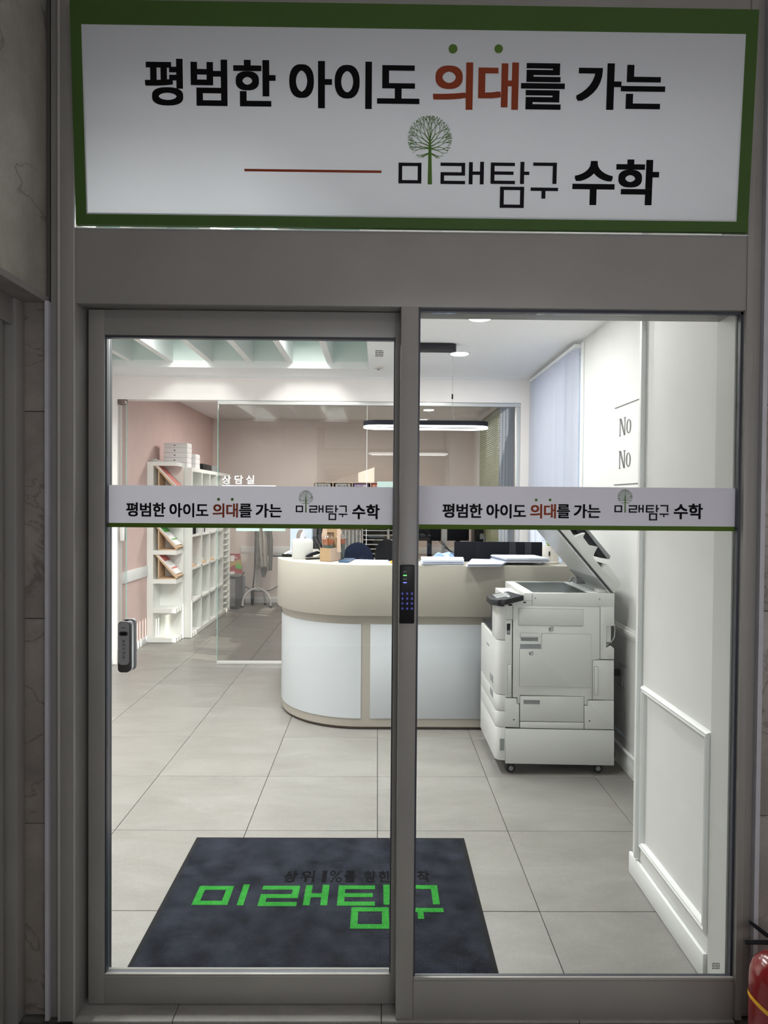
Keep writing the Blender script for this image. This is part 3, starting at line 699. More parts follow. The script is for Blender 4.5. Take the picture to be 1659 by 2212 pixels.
# ------------------------------------------------------------------ keypad lock on the mullion
kp = thing('keypad_lock', (.087, YF, 1.162), 'black door keypad with glowing blue digits on the grey centre post', 'keypad')
MB().prism(rrect(.0650, .1085, 1.162, 1.330, .003), 'y', YF-.016, YF).build('body', 'black', kp, bevel=.0012)
P = lambda u, v: (u, YF-.0165, v)
def kxy(px, py): return atY(px, py, YF-.0165)
sc_ = 80/1106.0
for i, (m_, y) in enumerate((('led_off', 487), ('led_g', 594), ('led_off', 703), ('led_b', 811))):
    (u0, v0), (u1, v1) = kxy(840+428*sc_, 1200+(y+14)*sc_), kxy(840+535*sc_, 1200+(y-14)*sc_)
    t = MB(); put_rect(t, u0, u1, v0, v1, P); t.build('indicator_light', m_, kp)
for r, row in enumerate(('123', '456', '789', '*0#')):
    for c, chh in enumerate(row):
        u, v = kxy(840+(405+142*c)*sc_, 1200+(1138+149*r)*sc_)
        k = MB(); put_ring(k, u, v, .0040, .0034, P); kb = k.build('key', 'key_ring', kp)
        k = MB(); hh = .0048; wd = hh*.62; put_glyph(k, chh, .01, u-wd/2*(.5 if chh == '1' else 1), u+wd/2*(.5 if chh == '1' else 1), v-hh/2, v+hh/2, P); k.build('digit', 'led_b2', kb)

# push switch on the door glass
ps = thing('door_switch', (-.742, 1.975, 1.003), 'grey oblong push switch with Korean lettering on the door glass at left', 'door switch')
D0, D1 = 1.955, 1.9995
MB().prism(rrect(-.759, -.7235, 1.003, 1.153, .0105), 'y', D0+.003, D1-.014).build('body', 'device_d', ps, bevel=.0012)
MB().prism(rrect(-.7575, -.7205, 1.004, 1.153, .0115), 'y', D0+.010, D1-.012).build('chrome_band', 'chrome', ps)
MB().prism(rrect(-.7585, -.7175, 1.003, 1.156, .0115), 'y', D1-.012, D1-.001).build('back_plate', 'device', ps, bevel=.001)
pf = rrect(-.7568, -.7258, 1.0262, 1.1507, .0095); MB().prism(pf, 'y', D0+.001, D0+.004).build('face_plate', 'device', ps)
MB().prism(rrect(-.7545, -.7285, 1.1115, 1.1245, .0064), 'y', D0-.0002, D0+.001).build('sensor_bezel', 'device_d', ps)
MB().prism(rrect(-.7510, -.7320, 1.1140, 1.1220, .0038), 'y', D0-.0010, D0).build('sensor_window', 'black', ps)
t = MB(); P = lambda u, v: (u, D0+.0004, v)
uu = put_word(t, 'PUSH', .02, -.7482, 1.1335, .0036, P, .12)
for k, chh in enumerate('눌러주세요'): put_glyph(t, chh, .0, -.7450, -.7370, 1.0930-.0118*k, 1.1010-.0118*k, P)
t.build('lettering', 'ink', ps)

# ------------------------------------------------------------------ floor mat
MX0, MX1, MY0, MY1 = -.795, .400, 2.055, 2.960
mt = thing('floor_mat', ((MX0+MX1)/2, 2.5, 0), 'dark charcoal floor mat with green Korean lettering just inside the door', 'floor mat')
B(MX0, MX1, MY0, MY1, .0005, .006).build('rubber_border', 'rubber', mt, bevel=.002)
b = .018; B(MX0+b, MX1-b, MY0+b, MY1-b, .004, .0105).build('pile', 'mat', mt, bevel=.002)
P = lambda u, v: (u, v, .0112)
mb = MB(); u0, v0 = atZ(432, 1914, .011); u1, v1 = atZ(952, 1930, .011); _, vb_ = atZ(800, 2009, .011)
kx = (u1-u0)/(1205-861); ky = (v0-vb_)/(450-352)
for k, (a, b_, c, d) in enumerate(logo_bars(9.5)+[(923, 932, 349-sk(928), 399-sk(928))]):
    put_rect(mb, u0+(a-861)*kx, u0+(b_-861)*kx, v0-(d-(352-sk(861)))*ky, v0-(c-(352-sk(861)))*ky, P, (0, 0, .00004), k)
tag(mb.build('logotype', 'mat_green', mt), 'bright green woven logotype')
mb = MB()
for chh, x0, x1 in (('상', 610, 640), ('위', 646, 678), ('1', 694, 704), ('%', 710, 738), ('를', 743, 768), ('향', 786, 812), ('한', 818, 844), ('시', 866, 892), ('작', 902, 930)):
    (a, c) = atZ(x0, 1906, .011); (b_, _) = atZ(x1, 1906, .011); (_, d) = atZ((x0+x1)/2, 1881, .011); put_glyph(mb, chh, .0 if chh in '1%' else .034, a, b_, c, d, P, off=(0, 0, .00003))
tag(mb.build('lettering', 'mat_dark', mt), 'black woven lettering')

# ------------------------------------------------------------------ reception desk
def path_pts(r, dx=0):
    cx, cyy = -.10, 4.985; pts = [(cx-r, 5.75), (cx-r, 5.35)]
    for i in range(25):
        t = PI+PI/2*i/24; pts.append((cx+r*math.cos(t), cyy+r*math.sin(t)))
    pts += [(.4, cyy-r), (XR-.006, cyy-r)]; return pts
def strip(ra, rb, z0, z1, name, m, parent, bev=.0, lo=None, hi=None):
    A, Bp = path_pts(ra), path_pts(rb)
    if lo is not None: A, Bp = A[lo:hi], Bp[lo:hi]
    n = len(A); vs = [(x, y, z0) for x, y in A]+[(x, y, z0) for x, y in Bp]+[(x, y, z1) for x, y in A]+[(x, y, z1) for x, y in Bp]
    fs = []
    for i in range(n-1):
        fs += [(i, i+1, n+i+1, n+i), (2*n+i, 3*n+i, 3*n+i+1, 2*n+i+1), (i, 2*n+i, 2*n+i+1, i+1), (n+i, n+i+1, 3*n+i+1, 3*n+i)]
    fs += [(0, n, 3*n, 2*n), (n-1, 2*n+n-1, 3*n+n-1, n+n-1)]
    return MB().add(vs, fs).build(name, m, parent, bevel=bev, smooth=.5)
dk = thing('reception_desk', (.35, 4.7, 0), 'curved reception desk, beige upper band above white front panels', 'reception desk')
strip(.590, .40, 0.004, .022, 'kick_strip', 'kick', dk)
strip(.600, .36, .020, .760, 'base', 'beige', dk)
strip(.635, .345, .757, 1.095, 'counter_band', 'beige', dk, bev=.004)
def panel_path(pts, z0, z1, off, name='front_panel'):
    n = len(pts); vs = []
    for z in (z0, z1):
        for x, y in pts: vs.append((x, y, z))
    MB().add(vs, [(i, i+1, n+i+1, n+i) for i in range(n-1)]).build(name, 'panelw', dk, smooth=.5)
r = .604; cx, cyy = -.10, 4.985
arc = [(cx-r, 5.7)]+[(cx+r*math.cos(PI+PI/2*i/24), cyy+r*math.sin(PI+PI/2*i/24)) for i in range(25)]
panel_path(arc+[(-.104, cyy-r)], .075, .700, r)
for a, b_ in ((-.040, .715), (.780, 1.40)): B(a, b_, cyy-.604, cyy-.598, .075, .700).build('front_panel', 'panelw', dk, bevel=.001)
# lower worktop behind the counter
B(-.42, XR-.006, 4.63, 5.25, .70, .73).build('worktop', 'white', dk, bevel=.003)
CT = 1.0955

# ------------------------------------------------------------------ pendant, canopy, downlights, detector
pd = thing('pendant_lamp', (.343, 4.8, ZC), 'black oblong ring pendant lamp with a white glowing rim hung above the desk', 'pendant lamp')
def stadium(cx, cyy, hl, r, n=12):
    pts = []
    for s, a0 in ((1, -PI/2), (-1, PI/2)):
        for i in range(n+1):
            t = a0+PI*i/n; pts.append((cx+s*(hl-r)+r*math.cos(t), cyy+r*math.sin(t)))
    return pts
def ring(z0, z1, ro, ri, name, m):
    A, Bp = stadium(.343, 4.8, .447, ro), stadium(.343, 4.8, .447-(ro-ri), ri); n = len(A)
    vs = [(x, y, z) for z in (z0, z1) for L_ in (A, Bp) for x, y in L_]
    fs = []
    for i in range(n):
        j = (i+1) % n; fs += [(i, j, n+j, n+i), (2*n+i, 3*n+i, 3*n+j, 2*n+j), (i, 2*n+i, 2*n+j, j), (n+i, n+j, 3*n+j, 3*n+i)]
    MB().add(vs, fs).build(name, m, pd, smooth=.6)
ring(2.049, 2.083, .105, .088, 'housing', 'blackm'); ring(2.036, 2.049, .107, .086, 'diffuser', 'led_strip')
MB().prism(stadium(.343, 4.8, .215, .05), 'z', ZC-.048, ZC-.001).build('canopy', 'copdark', pd, smooth=.6)
for sx in (-1, 1):
    x = .343+sx*.19
    MB().tube([(x, 4.8, ZC-.045), (x, 4.8, 2.285)], .0012, 5).build('wire', 'copgrey', pd)
    MB().tube([(x, 4.8, 2.285), (x, 4.8, 2.250)], .006, 10).build('cable_grip', 'black', pd)
    for sy in (-1, 1): MB().tube([(x, 4.8, 2.252), (x, 4.8+sy*.095, 2.083)], .0010, 5).build('wire', 'copgrey', pd)
for k, (x, y) in enumerate(DOWN):
    lab = ('round recessed ceiling downlight nearest the door', 'round recessed ceiling downlight, larger one at the top of the right glass', 'round recessed ceiling downlight just behind the pendant canopy')[k]
    dl = thing('downlight', (x, y, ZC), lab, 'ceiling light', 'ceiling downlights')
    MB().lathe([(.082, ZC-.001), (.082, ZC-.005), (.070, ZC-.007), (.068, ZC-.003)], x, y, 32).build('trim_ring', 'trimw', dl, smooth=.6)
    MB().lathe([(.066, ZC-.0035), (.066, ZC-.0085), (.060, ZC-.0095)], x, y, 32).build('diffuser', 'lamp', dl, smooth=.6)
sm = thing('smoke_detector', (0, 5.63, ZC), 'small cream smoke detector on the ceiling', 'smoke detector')
MB().lathe([(.042, ZC-.001), (.040, ZC-.010), (.024, ZC-.016)], 0, 5.63, 24).build('base', 'ceramic', sm, smooth=.8)
MB().lathe([(.011, ZC-.015), (.009, ZC-.026)], 0, 5.63, 12).build('sensor', 'copgrey', sm, smooth=.8)

# ------------------------------------------------------------------ copier
CY0, CY1 = 3.66, 4.20
cp = thing('photocopier', (1.0, 3.9, 0), 'pale grey office photocopier with its lid raised beside the desk', 'photocopier')
def q7(X, Y, YY=CY0): return atY(1030+X/3.95, 1140+Y/3.95, YY)
xr7 = 1.314
# carcass behind the panels
MB().box(.720, 1.312, CY0+.008, CY1, .064, .252).box(.722, 1.270, CY0+.008, CY1, .252, .900).build('carcass', 'gap', cp)  # dark body paints in the shade seen through the panel gaps
def pan(pts, lift=.006, name='panel', m='copier', par=None, y=CY0, bev=.0015):
    poly = [q7(*p) for p in pts]; return MB().prism(poly, 'y', y, y+.010).build(name, m, par or cp, bevel=bev)
def inset(pts, name='panel', m='copier2', par=None, depth=.0025, edge=.0012):
    poly = [q7(*p) for p in pts]; cxx = sum(p[0] for p in poly)/len(poly); czz = sum(p[1] for p in poly)/len(poly)
    big = [(p[0]+(edge if p[0] > cxx else -edge), p[1]+(edge if p[1] > czz else -edge)) for p in poly]
    o = MB().prism(poly, 'y', CY0-depth, CY0+.002).build(name, m, par or cp, bevel=.0008)
    MB().prism(big, 'y', CY0-.0004, CY0+.001).build('seam', 'gap', o); return o
sd = pan([(310, 668), (1050, 677), (1050, 1125), (987, 1128), (985, 1466), (943, 1468), (943, 1514), (918, 1514), (916, 1440), (368, 1428), (366, 1500), (346, 1500), (346, 1448), (306, 1448)], name='side_door', m='copier')
inset([(358, 688), (908, 698), (906, 838), (356, 830)], 'cover_plate', par=sd)
inset([(372, 898), (524, 900), (524, 934), (370, 933)], 'door_handle', 'copier', par=sd, depth=.006)
MB().prism([q7(*p) for p in ((374, 936), (522, 937), (522, 968), (376, 966))], 'y', CY0-.0006, CY0+.002).build('handle_recess', 'copgrey', sd)
tr = inset([(556, 903), (972, 910), (970, 1361), (364, 1350), (367, 1033), (552, 1033)], 'bypass_tray', par=sd, depth=.004)
MB().prism([q7(*p) for p in ((369, 992), (546, 992), (546, 1029), (369, 1029))], 'y', CY0-.0006, CY0+.002).build('tray_recess', 'copgrey', sd)
pan([(1054, 675), (1173, 676), (1172, 838), (1104, 838), (1104, 1030), (1140, 1006), (1172, 1030), (1171, 1124), (1054, 1122)], name='rear_cover')
MB().prism([q7(*p) for p in ((1104, 840), (1140, 840), (1140, 1008), (1104, 1028))], 'y', CY0+.03, CY0+.05).build('port_recess', 'copier', cp)
MB().prism([q7(*p) for p in ((1108, 925), (1124, 925), (1124, 992), (1108, 992))], 'y', CY0+.026, CY0+.032).build('port_socket', 'copdark', cp)
rm = pan([(990, 1130), (1170, 1132), (1170, 1470), (989, 1466)], name='rear_cover'); inset([(1003, 1183), (1034, 1185), (1032, 1426), (1001, 1424)], 'cover_plate', 'copier', par=rm)
pan([(947, 1474), (1170, 1474), (1169, 1722), (918, 1718), (918, 1519), (947, 1519)], name='side_panel')
pan([(240, 1455), (340, 1456), (342, 1504), (362, 1506), (362, 1704), (237, 1700)], name='side_panel')
dr = pan([(370, 1436), (914, 1442), (913, 1660), (369, 1650)], name='paper_deck_door', m='copier2')
MB().prism([q7(*p) for p in ((397, 1461), (538, 1463), (537, 1506), (399, 1504))], 'y', CY0-.0008, CY0+.002).build('handle_recess', 'copgrey', dr)
MB().prism([q7(*p) for p in ((399, 1461), (536, 1463), (536, 1470), (399, 1468))], 'y', CY0-.004, CY0+.002).build('handle_lip', 'copier', dr)
pan([(370, 1656), (913, 1664), (913, 1719), (369, 1708)], name='lower_strip')
pan([(241, 1714), (1172, 1730), (1172, 2030), (245, 2012)], name='base_panel', bev=.002)
st = pan([(243, 787), (301, 787), (298, 1448), (240, 1448)], name='front_strip')
MB().prism([q7(*p) for p in ((256, 818), (286, 818), (284, 908), (255, 908))], 'y', CY0-.001, CY0+.004).build('switch_window', 'copdark', st)
MB().prism([q7(*p) for p in ((258, 875), (284, 875), (283, 903), (257, 903))], 'y', CY0-.003, CY0+.002).build('power_switch', 'copgrey', st)
inset([(264, 1168), (296, 1168), (293, 1412), (262, 1412)], 'cover_plate', 'copier', par=st)
for X, Y in ((315, 1638), (961, 1649)):
    u, v = q7(X, Y); MB().lathe([(.0042, CY0-.001), (.0042, CY0+.004)], u, 0, 12, 'y', v).build('screw', 'gap', cp)
pan([(236, 650), (306, 650), (306, 784), (242, 784), (240, 956), (236, 956)], name='column_side')
# scanner unit
zt = 1.0125
sc = B(.812, xr7, CY0, CY1, .937, zt).build('scanner_unit', 'copier', cp, bevel=.004)
MB().prism([q7(*p) for p in ((471, 566), (474, 566), (474, 664), (471, 664))], 'y', CY0-.0006, CY0+.002).build('seam', 'gap', sc)
MB().prism([q7(*p) for p in ((305, 618), (472, 620), (472, 623), (305, 621))], 'y', CY0-.0006, CY0+.002).build('seam', 'copgrey', sc)
MB().prism([q7(*p) for p in ((398, 632), (419, 632), (419, 643), (398, 643))], 'y', CY0-.001, CY0+.002).build('usb_port', 'black', sc)
for X, Y in ((498, 601), (1047, 609)):
    u, v = q7(X, Y); MB().lathe([(.0045, CY0-.001), (.0045, CY0+.004)], u, 0, 12, 'y', v).build('screw', 'copgrey', sc)
B(.722, .814, CY0+.0, CY1-.15, .937, .99).build('scanner_shoulder', 'copier', cp, bevel=.004)
B(.866, 1.165, CY0+.022, CY1-.07, zt-.002, zt+.001).build('platen_glass', 'platen', cp)
B(.862, 1.169, CY1-.072, CY1-.03, zt-.002, zt+.0014).build('scale_strip', 'copgrey', cp)
B(1.185, 1.225, CY0+.02, CY1-.05, zt-.002, zt+.0012).build('slit_glass', 'trimw', cp)
# rounded front covers: rows from the top
def front(z0, z1, y1, name, xf=.664, sink=0, m='copier'):
    r_ = .042; pts = [(.718, CY0+.001)]
    for i in range(9):
        t = -PI/2-PI/2*i/8; pts.append((xf+r_+r_*math.cos(t), CY0+.001+r_+r_*math.sin(t)))
    pts += [(xf, y1), (.718, y1)]
    return MB().prism(pts, 'z', z0, z1).build(name, m, cp, bevel=.0015, smooth=.5)
zr = lambda Y: q7(200, Y)[1]
front(zr(958), .937, CY0+.15, 'front_column')
fc = front(zr(1424), zr(962), CY1, 'front_cover')
d_a = front(zr(1563), zr(1429), CY1, 'paper_drawer'); d_b = front(zr(1702), zr(1567), CY1, 'paper_drawer'); d_c = front(zr(1985), zr(1706), CY1, 'base_drawer')
for (zc, par) in ((zr(1340), d_a), (zr(1465), d_b)): B(.6625, .666, CY0+.10, CY0+.19, zc-.020, zc+.020).build('drawer_label', 'copgrey', par)
u, v0 = q7(200, 1800); _, v1 = q7(200, 1900); MB().prism([(CY0+.02, v1), (CY0+.05, v1), (CY0+.05, v0), (CY0+.02, v0)], 'x', .676, .690)
B(.688, .712, CY0-.0015, CY0+.003, v1, v0).build('drawer_label', 'copgrey', d_c)
# output well behind the column
B(.672, .80, CY0+.155, CY1-.005, zr(945)+.004, zr(945)+.010).build('output_tray', 'copdark', cp)
MB().prism([(.672, .735), (.80, .735), (.80, .78)], 'y', CY1-.03, CY1-.006).build('output_guide', 'copdark', cp)
B(.81, 1.30, CY0+.012, CY1, .74, .938).build('upper_body', 'copier', cp)
# maker's mark on the front cover, kept as an unreadable short grey dash as seen
B(.6632, .6645, CY0+.25, CY0+.33, .660, .672).build('badge', 'copgrey', fc)
# hand icons
def icon(X, Y, s, par):
    t = MB(); P = lambda u, v: (u, CY0-.0046, v); a, b_ = q7(X, Y)
    for (x0, y0, x1, y1) in ((-1, 0, -.6, .8), (-.6, .8, 0, .2), (0, .2, .3, 1), (.3, 1, 1, 1), (1, 1, 1, -.3), (1, -.3, .3, -1), (-.9, 0, -.4, -.8), (-.4, -.8, .1, 0), (-.5, .3, -.1, -.4)):
        d = Vector((x1-x0, y1-y0)).normalized()*.10; nx, ny = -d.y, d.x
        t.add([P(a+(x0-nx)*s, b_+(y0-ny)*s), P(a+(x1-nx)*s, b_+(y1-ny)*s), P(a+(x1+nx)*s, b_+(y1+ny)*s), P(a+(x0+nx)*s, b_+(y0+ny)*s)], [(0, 1, 2, 3)])
    t.build('hand_icon', 'ink', par)
icon(460, 1073, .011, tr); icon(630, 866, .012, sd)
# control panel
top = [(.808, CY0-.020), (.700, CY0-.052), (.680, CY0-.030), (.662, CY0-.030), (.632, CY0+.03), (.632, CY0+.17), (.652, CY0+.20), (.765, CY0+.20)]
vs = [(x, y, .938+.20*(x-.63)) for x, y in top]+[(x, y, .972+.17*(x-.63)) for x, y in top]; n = len(top)
cpn = MB().add(vs, [tuple(range(n)), tuple(range(2*n-1, n-1, -1))]+[(i, n+i, n+(i+1) % n, (i+1) % n) for i in range(n)]).build('control_panel', 'copdark', cp, bevel=.004)
vs = [(x, y, .9735+.17*(x-.63)) for x, y in ((.665, CY0+.01), (.742, CY0+.025), (.745, CY0+.165), (.665, CY0+.165))]
tag(MB().add(vs, [(0, 1, 2, 3)]).build('touch_screen', 'copgrey', cpn), 'grey touch screen')
# raised lid with document feeder; profile measured on the near side, swung about the rear hinge
def q1(X, Y, YY=CY0+.005): return atY(1040+X/5.184, 1135+Y/5.184, YY)
lid = MB().prism([q1(*p) for p in ((1482, 762), (880, 50), (775, -75), (905, -150), (1000, 60), (1045, 125), (1165, 83), (1140, 132), (1205, 220), (1305, 240), (1270, 305), (1252, 357), (1355, 487), (1412, 435), (1556, 620), (1552, 690))], 'y', CY0+.005, CY1-.03).build('feeder_lid', 'copier', cp, bevel=.003)
MB().prism([q1(*p) for p in ((870, 48), (1478, 764), (1462, 766), (850, 44), (735, -95), (760, -95))], 'y', CY0+.006, CY1-.02).build('lid_gap', 'gap', lid)
MB().prism([q1(*p) for p in ((846, 42), (1452, 764), (1440, 764), (828, 42), (712, -98), (732, -98))], 'y', CY0+.010, CY1-.005).build('platen_cover', 'platen_w', lid)
MB().prism([q1(*p) for p in ((1290, 585), (1400, 715), (1392, 722), (1280, 592))], 'y', CY0+.0, CY1-.02).build('hinge_cover', 'copgrey', lid)
MB().prism([q1(*p) for p in ((1050, 40), (1215, 40), (1475, 352), (1465, 388), (1380, 375), (1250, 300), (1180, 175), (1050, 60), (960, -70), (1120, -75))], 'y', CY0+.06, CY1-.06).build('document_tray', 'copdark', lid, bevel=.003)
MB().prism([q1(*p) for p in ((1180, 42), (1222, 42), (1478, 352), (1466, 388), (1440, 380))], 'y', CY0+.05, CY1-.05).build('tray_edge', 'copgrey', lid, bevel=.002)
MB().tube([(1.20, CY1-.05, zt), (1.225, CY1-.05, zt+.035)], .006, 8).build('lid_stay', 'copgrey', cp)
B(1.23, 1.31, CY0+.02, CY0+.09, zt-.002, zt+.018).build('hinge', 'copier', cp, bevel=.003); B(1.23, 1.31, CY1-.11, CY1-.04, zt-.002, zt+.03).build('hinge', 'copgrey', cp, bevel=.003)
for (x, y) in ((.757, CY0+.045), (1.245, CY0+.045), (.757, CY1-.05), (1.245, CY1-.05)):
    cs = MB().lathe([(.006, y-.016), (.024, y-.016), (.027, y-.010), (.027, y+.010), (.024, y+.016), (.006, y+.016)], x, 0, 20, 'y', .0275).build('caster', 'black', cp, smooth=.6)
    MB().lathe([(.013, y-.018), (.013, y-.014)], x, 0, 16, 'y', .0275).build('hub', 'copgrey', cs, smooth=.6)
    B(x-.012, x+.012, y-.018, y+.018, .045, .066).build('bracket', 'copdark', cs)
MB().tube([(1.314, CY0+.02, .86), (1.325, CY0+.02, .81), (1.322, CY0+.02, .765), (1.305, CY0+.025, .735), (1.275, CY0+.03, .728)], .0028, 6).build('cable', 'copier', cp, smooth=1.0)
MB().tube([(1.318, CY0+.03, .24), (1.328, CY0+.03, .18), (1.335, CY0+.03, .10), (1.333, CY0+.03, .085), (1.31, CY0+.03, .086)], .0035, 6).build('cable', 'blackm', cp, smooth=1.0)
# wall outlet with plug
ol = thing('wall_outlet', (XR, 3.80, .52), 'grey wall socket plate low on the right wall behind the photocopier', 'wall outlet')
MB().box(XR-.012, XR, 3.745, 3.850, .462, .585).build('plate', 'copgrey', ol, bevel=.002); B(XR-.014, XR-.012, 3.76, 3.845, .470, .578).build('face', 'alu', ol)
pg = thing('power_plug', (XR-.02, 3.80, .55), 'black power plug pushed into the wall socket behind the photocopier', 'power plug')
MB().lathe([(.010, XR-.062), (.018, XR-.045), (.021, XR-.0145)], 0, 3.815, 16, 'x', .535).build('plug_body', 'blackm', pg, smooth=.6)
MB().tube([(XR-.055, 3.815, .535), (XR-.068, 3.81, .530), (XR-.072, 3.82, .50), (XR-.065, 3.83, .42), (XR-.060, 3.85, .2), (XR-.055, 3.86, .012)], .004, 8).build('cord', 'blackm', pg, smooth=1.0)

# ------------------------------------------------------------------ things on the counter
def Z(px, py, z=CT): return atZ(px, py, z)
# tissue box (rotated slightly) with tissue
tb = thing('tissue_box', (-.545, 4.82, CT), 'white tissue box with rounded top corners on the left end of the counter', 'tissue box')
poly = [(0, 0), (.145, 0), (.145, .110)]+[(.145-.022+.022*math.cos(t), .118+.022*math.sin(t)) for t in (0, .4, .8, 1.2, 1.57)]+[(.022+.022*math.cos(t), .118+.022*math.sin(t)) for t in (1.57, 2, 2.4, 2.8, 3.14)]
bx = MB(); bx.prism(poly, 'y', 0, .13)
ca, sa = math.cos(.16), math.sin(.16)
bx.v = [(-.598+x*ca-y*sa, 4.715+x*sa+y*ca, CT+.0+z) for x, y, z in bx.v]; bx.build('box', 'white', tb, bevel=.003)
ts = MB(); n = 8; vs = []
for i in range(n+1):
    a = i/n
    for k, (zz, wx) in enumerate(((CT+.140, .016), (CT+.175, .020), (CT+.198, .012))):
        vs.append((-.540+(a-.5)*2*wx+.010*k, 4.79+.012*math.sin(a*9+k)+.0, zz+.006*math.sin(a*7)))
ts.add(vs, [(i*3+k, (i+1)*3+k, (i+1)*3+k+1, i*3+k+1) for i in range(n) for k in range(2)]); ts.build('tissue', 'paper', tb, smooth=1.2)
# black tray with papers sticking out at the left end
ft = thing('paper_tray', (-.65, 5.0, CT), 'black letter tray overhanging the left end of the counter', 'letter tray')
MB().prism([(-.77, 4.93), (-.55, 4.90), (-.54, 5.10), (-.75, 5.12)], 'z', CT+.0, CT+.008).build('tray_base', 'black', ft)
MB().prism([(-.70, 4.905), (-.55, 4.90), (-.55, 4.915), (-.70, 4.92)], 'z', CT+.008, CT+.022).build('tray_lip', 'black', ft)
po = thing('paper', (-.65, 5.0, CT+.02), 'white sheets in the black tray behind the tissue box', 'paper', None)
MB().add([(-.70, 4.93, CT+.014), (-.55, 4.93, CT+.030), (-.55, 5.09, CT+.055), (-.68, 5.09, CT+.03)], [(0, 1, 2, 3)]).add([(-.68, 4.94, CT+.022), (-.55, 4.95, CT+.045), (-.54, 5.08, CT+.070), (-.62, 5.09, CT+.048)], [(0, 1, 2, 3)]).build('sheets', 'paper', po)
# stapler
sp = thing('stapler', (-.46, 4.72, CT), 'black desk stapler between the tissue box and the cup carrier', 'stapler')
def rotz(mb, cx, cyy, a):
    c, s = math.cos(a), math.sin(a); mb.v = [(cx+x*c-y*s, cyy+x*s+y*c, z) for x, y, z in mb.v]; return mb
rotz(MB().prism([(-.055, CT), (.055, CT), (.055, CT+.008), (-.055, CT+.010)], 'y', -.016, .016), -.452, 4.73, .5).build('base', 'black', sp, bevel=.002)
rotz(MB().prism([(-.055, CT+.016), (.050, CT+.040), (.055, CT+.052), (.030, CT+.058), (-.02, CT+.044), (-.055, CT+.026)], 'y', -.013, .013), -.452, 4.73, .5).build('arm', 'blackm', sp, bevel=.003)
rotz(MB().box(-.055, .045, -.008, .008, CT+.010, CT+.018), -.452, 4.73, .5).build('magazine', 'steel', sp)
# cup carrier
kc = thing('cup_carrier', (-.32, 4.63, CT), 'kraft cardboard cup carrier with a tall handle on the counter', 'cup carrier')
A1, A2, A3 = Vector((-.393, 4.585)), Vector((-.320, 4.535)), Vector((-.243, 4.680)); A4 = A1+(A3-A2)
quad = [A1, A2, A3, A4]; th = .0025
def wallp(a, b_, z0, z1, m, name):
    d = (b_-a).normalized(); nn = Vector((-d.y, d.x))*th
    MB().prism([tuple(a), tuple(b_), tuple(b_+nn), tuple(a+nn)], 'z', z0, z1).build(name, m, kc)
h1 = CT+.092
wallp(A1, A2, CT, h1, 'kraft', 'side_panel'); wallp(A2, A3, CT, h1, 'kraft_l', 'side_panel'); wallp(A3, A4, CT, h1, 'kraft', 'side_panel'); wallp(A4, A1, CT, h1, 'kraft_l', 'side_panel')
MB().prism([tuple(p) for p in quad], 'z', CT, CT+.003).build('bottom', 'kraft', kc)
# handle: upright sheet across the middle with a hand hole, plus the strap at the near face
Mi, Mo = (A1+A4)/2+(A2-A1)*.15, (A2+A3)/2
e1 = (A3-A2).normalized()
def upright(base, name, m, hole, wdt, zlo, zhi):
    d = (A2-A1).normalized(); e = d
    a = base-e*wdt/2; pts = []
    outer = [(0, zlo), (wdt, zlo), (wdt, zhi-.02), (wdt-.02, zhi), (.02, zhi), (0, zhi-.02)]
    P3 = lambda s, z, o: (a.x+e.x*s+e1.x*o, a.y+e.y*s+e1.y*o, z)
    mb = MB()
    if hole:
        h0, h1_, s0, s1 = zhi-.055, zhi-.033, wdt*.22, wdt*.78
        for (sa_, sb_, za, zb) in ((0, wdt, zlo, h0), (0, s0, h0, h1_), (s1, wdt, h0, h1_), (0, wdt, h1_, zhi)):
            mb.add([P3(sa_, za, 0), P3(sb_, za, 0), P3(sb_, zb, 0), P3(sa_, zb, 0), P3(sa_, za, th), P3(sb_, za, th), P3(sb_, zb, th), P3(sa_, zb, th)], [(0, 1, 2, 3), (7, 6, 5, 4), (0, 4, 5, 1), (1, 5, 6, 2), (2, 6, 7, 3), (3, 7, 4, 0)])
    mb.build(name, m, kc)
def face_xz(x0, x1, y, z0, z1, m, name, t=.003): B(x0, x1, y, y+t, z0, z1).build(name, m, kc)
ZT = CT+.235
# broad back sheet with hand hole seen between the straps
(hx0, _), (hx1, _) = atY(697, 1150, 4.66), atY(733, 1150, 4.66)
bk = MB(); yb = 4.655; a0_, a1_ = hx0, hx1; zh0, zh1 = atY(715, 1160, yb)[1], atY(715, 1150, yb)[1]; sx0, sx1 = atY(707, 1150, yb)[0], atY(722, 1150, yb)[0]
for q in ((a0_, a1_, h1-.03, zh0), (a0_, sx0, zh0, zh1), (sx1, a1_, zh0, zh1), (a0_, a1_, zh1, ZT)): bk.box(q[0], q[1], yb, yb+.003, q[2], q[3])
bk.build('handle_sheet', 'kraft', kc)
y2 = 4.60; sx = [atY(p, 1150, y2)[0] for p in (695.5, 705, 728, 736.5)]
MB().prism([(sx[0], atY(0, 1163, y2)[1]), (sx[0]-.003, atY(0, 1152, y2)[1]), (sx[0]+.008, ZT), (sx[1]+.004, ZT), (sx[1], h1-.02), (sx[0]+.008, h1-.02)], 'y', y2, y2+.003).build('strap', 'kraft_l', kc)
MB().prism([(sx[2], h1-.03), (sx[3]+.002, h1-.03), (sx[3]-.002, h1+.02), (sx[3]-.003, ZT-.06), (sx[3]+.002, ZT-.04), (sx[3]-.004, ZT), (sx[2], ZT)], 'y', y2, y2+.003).build('strap', 'kraft_l', kc)
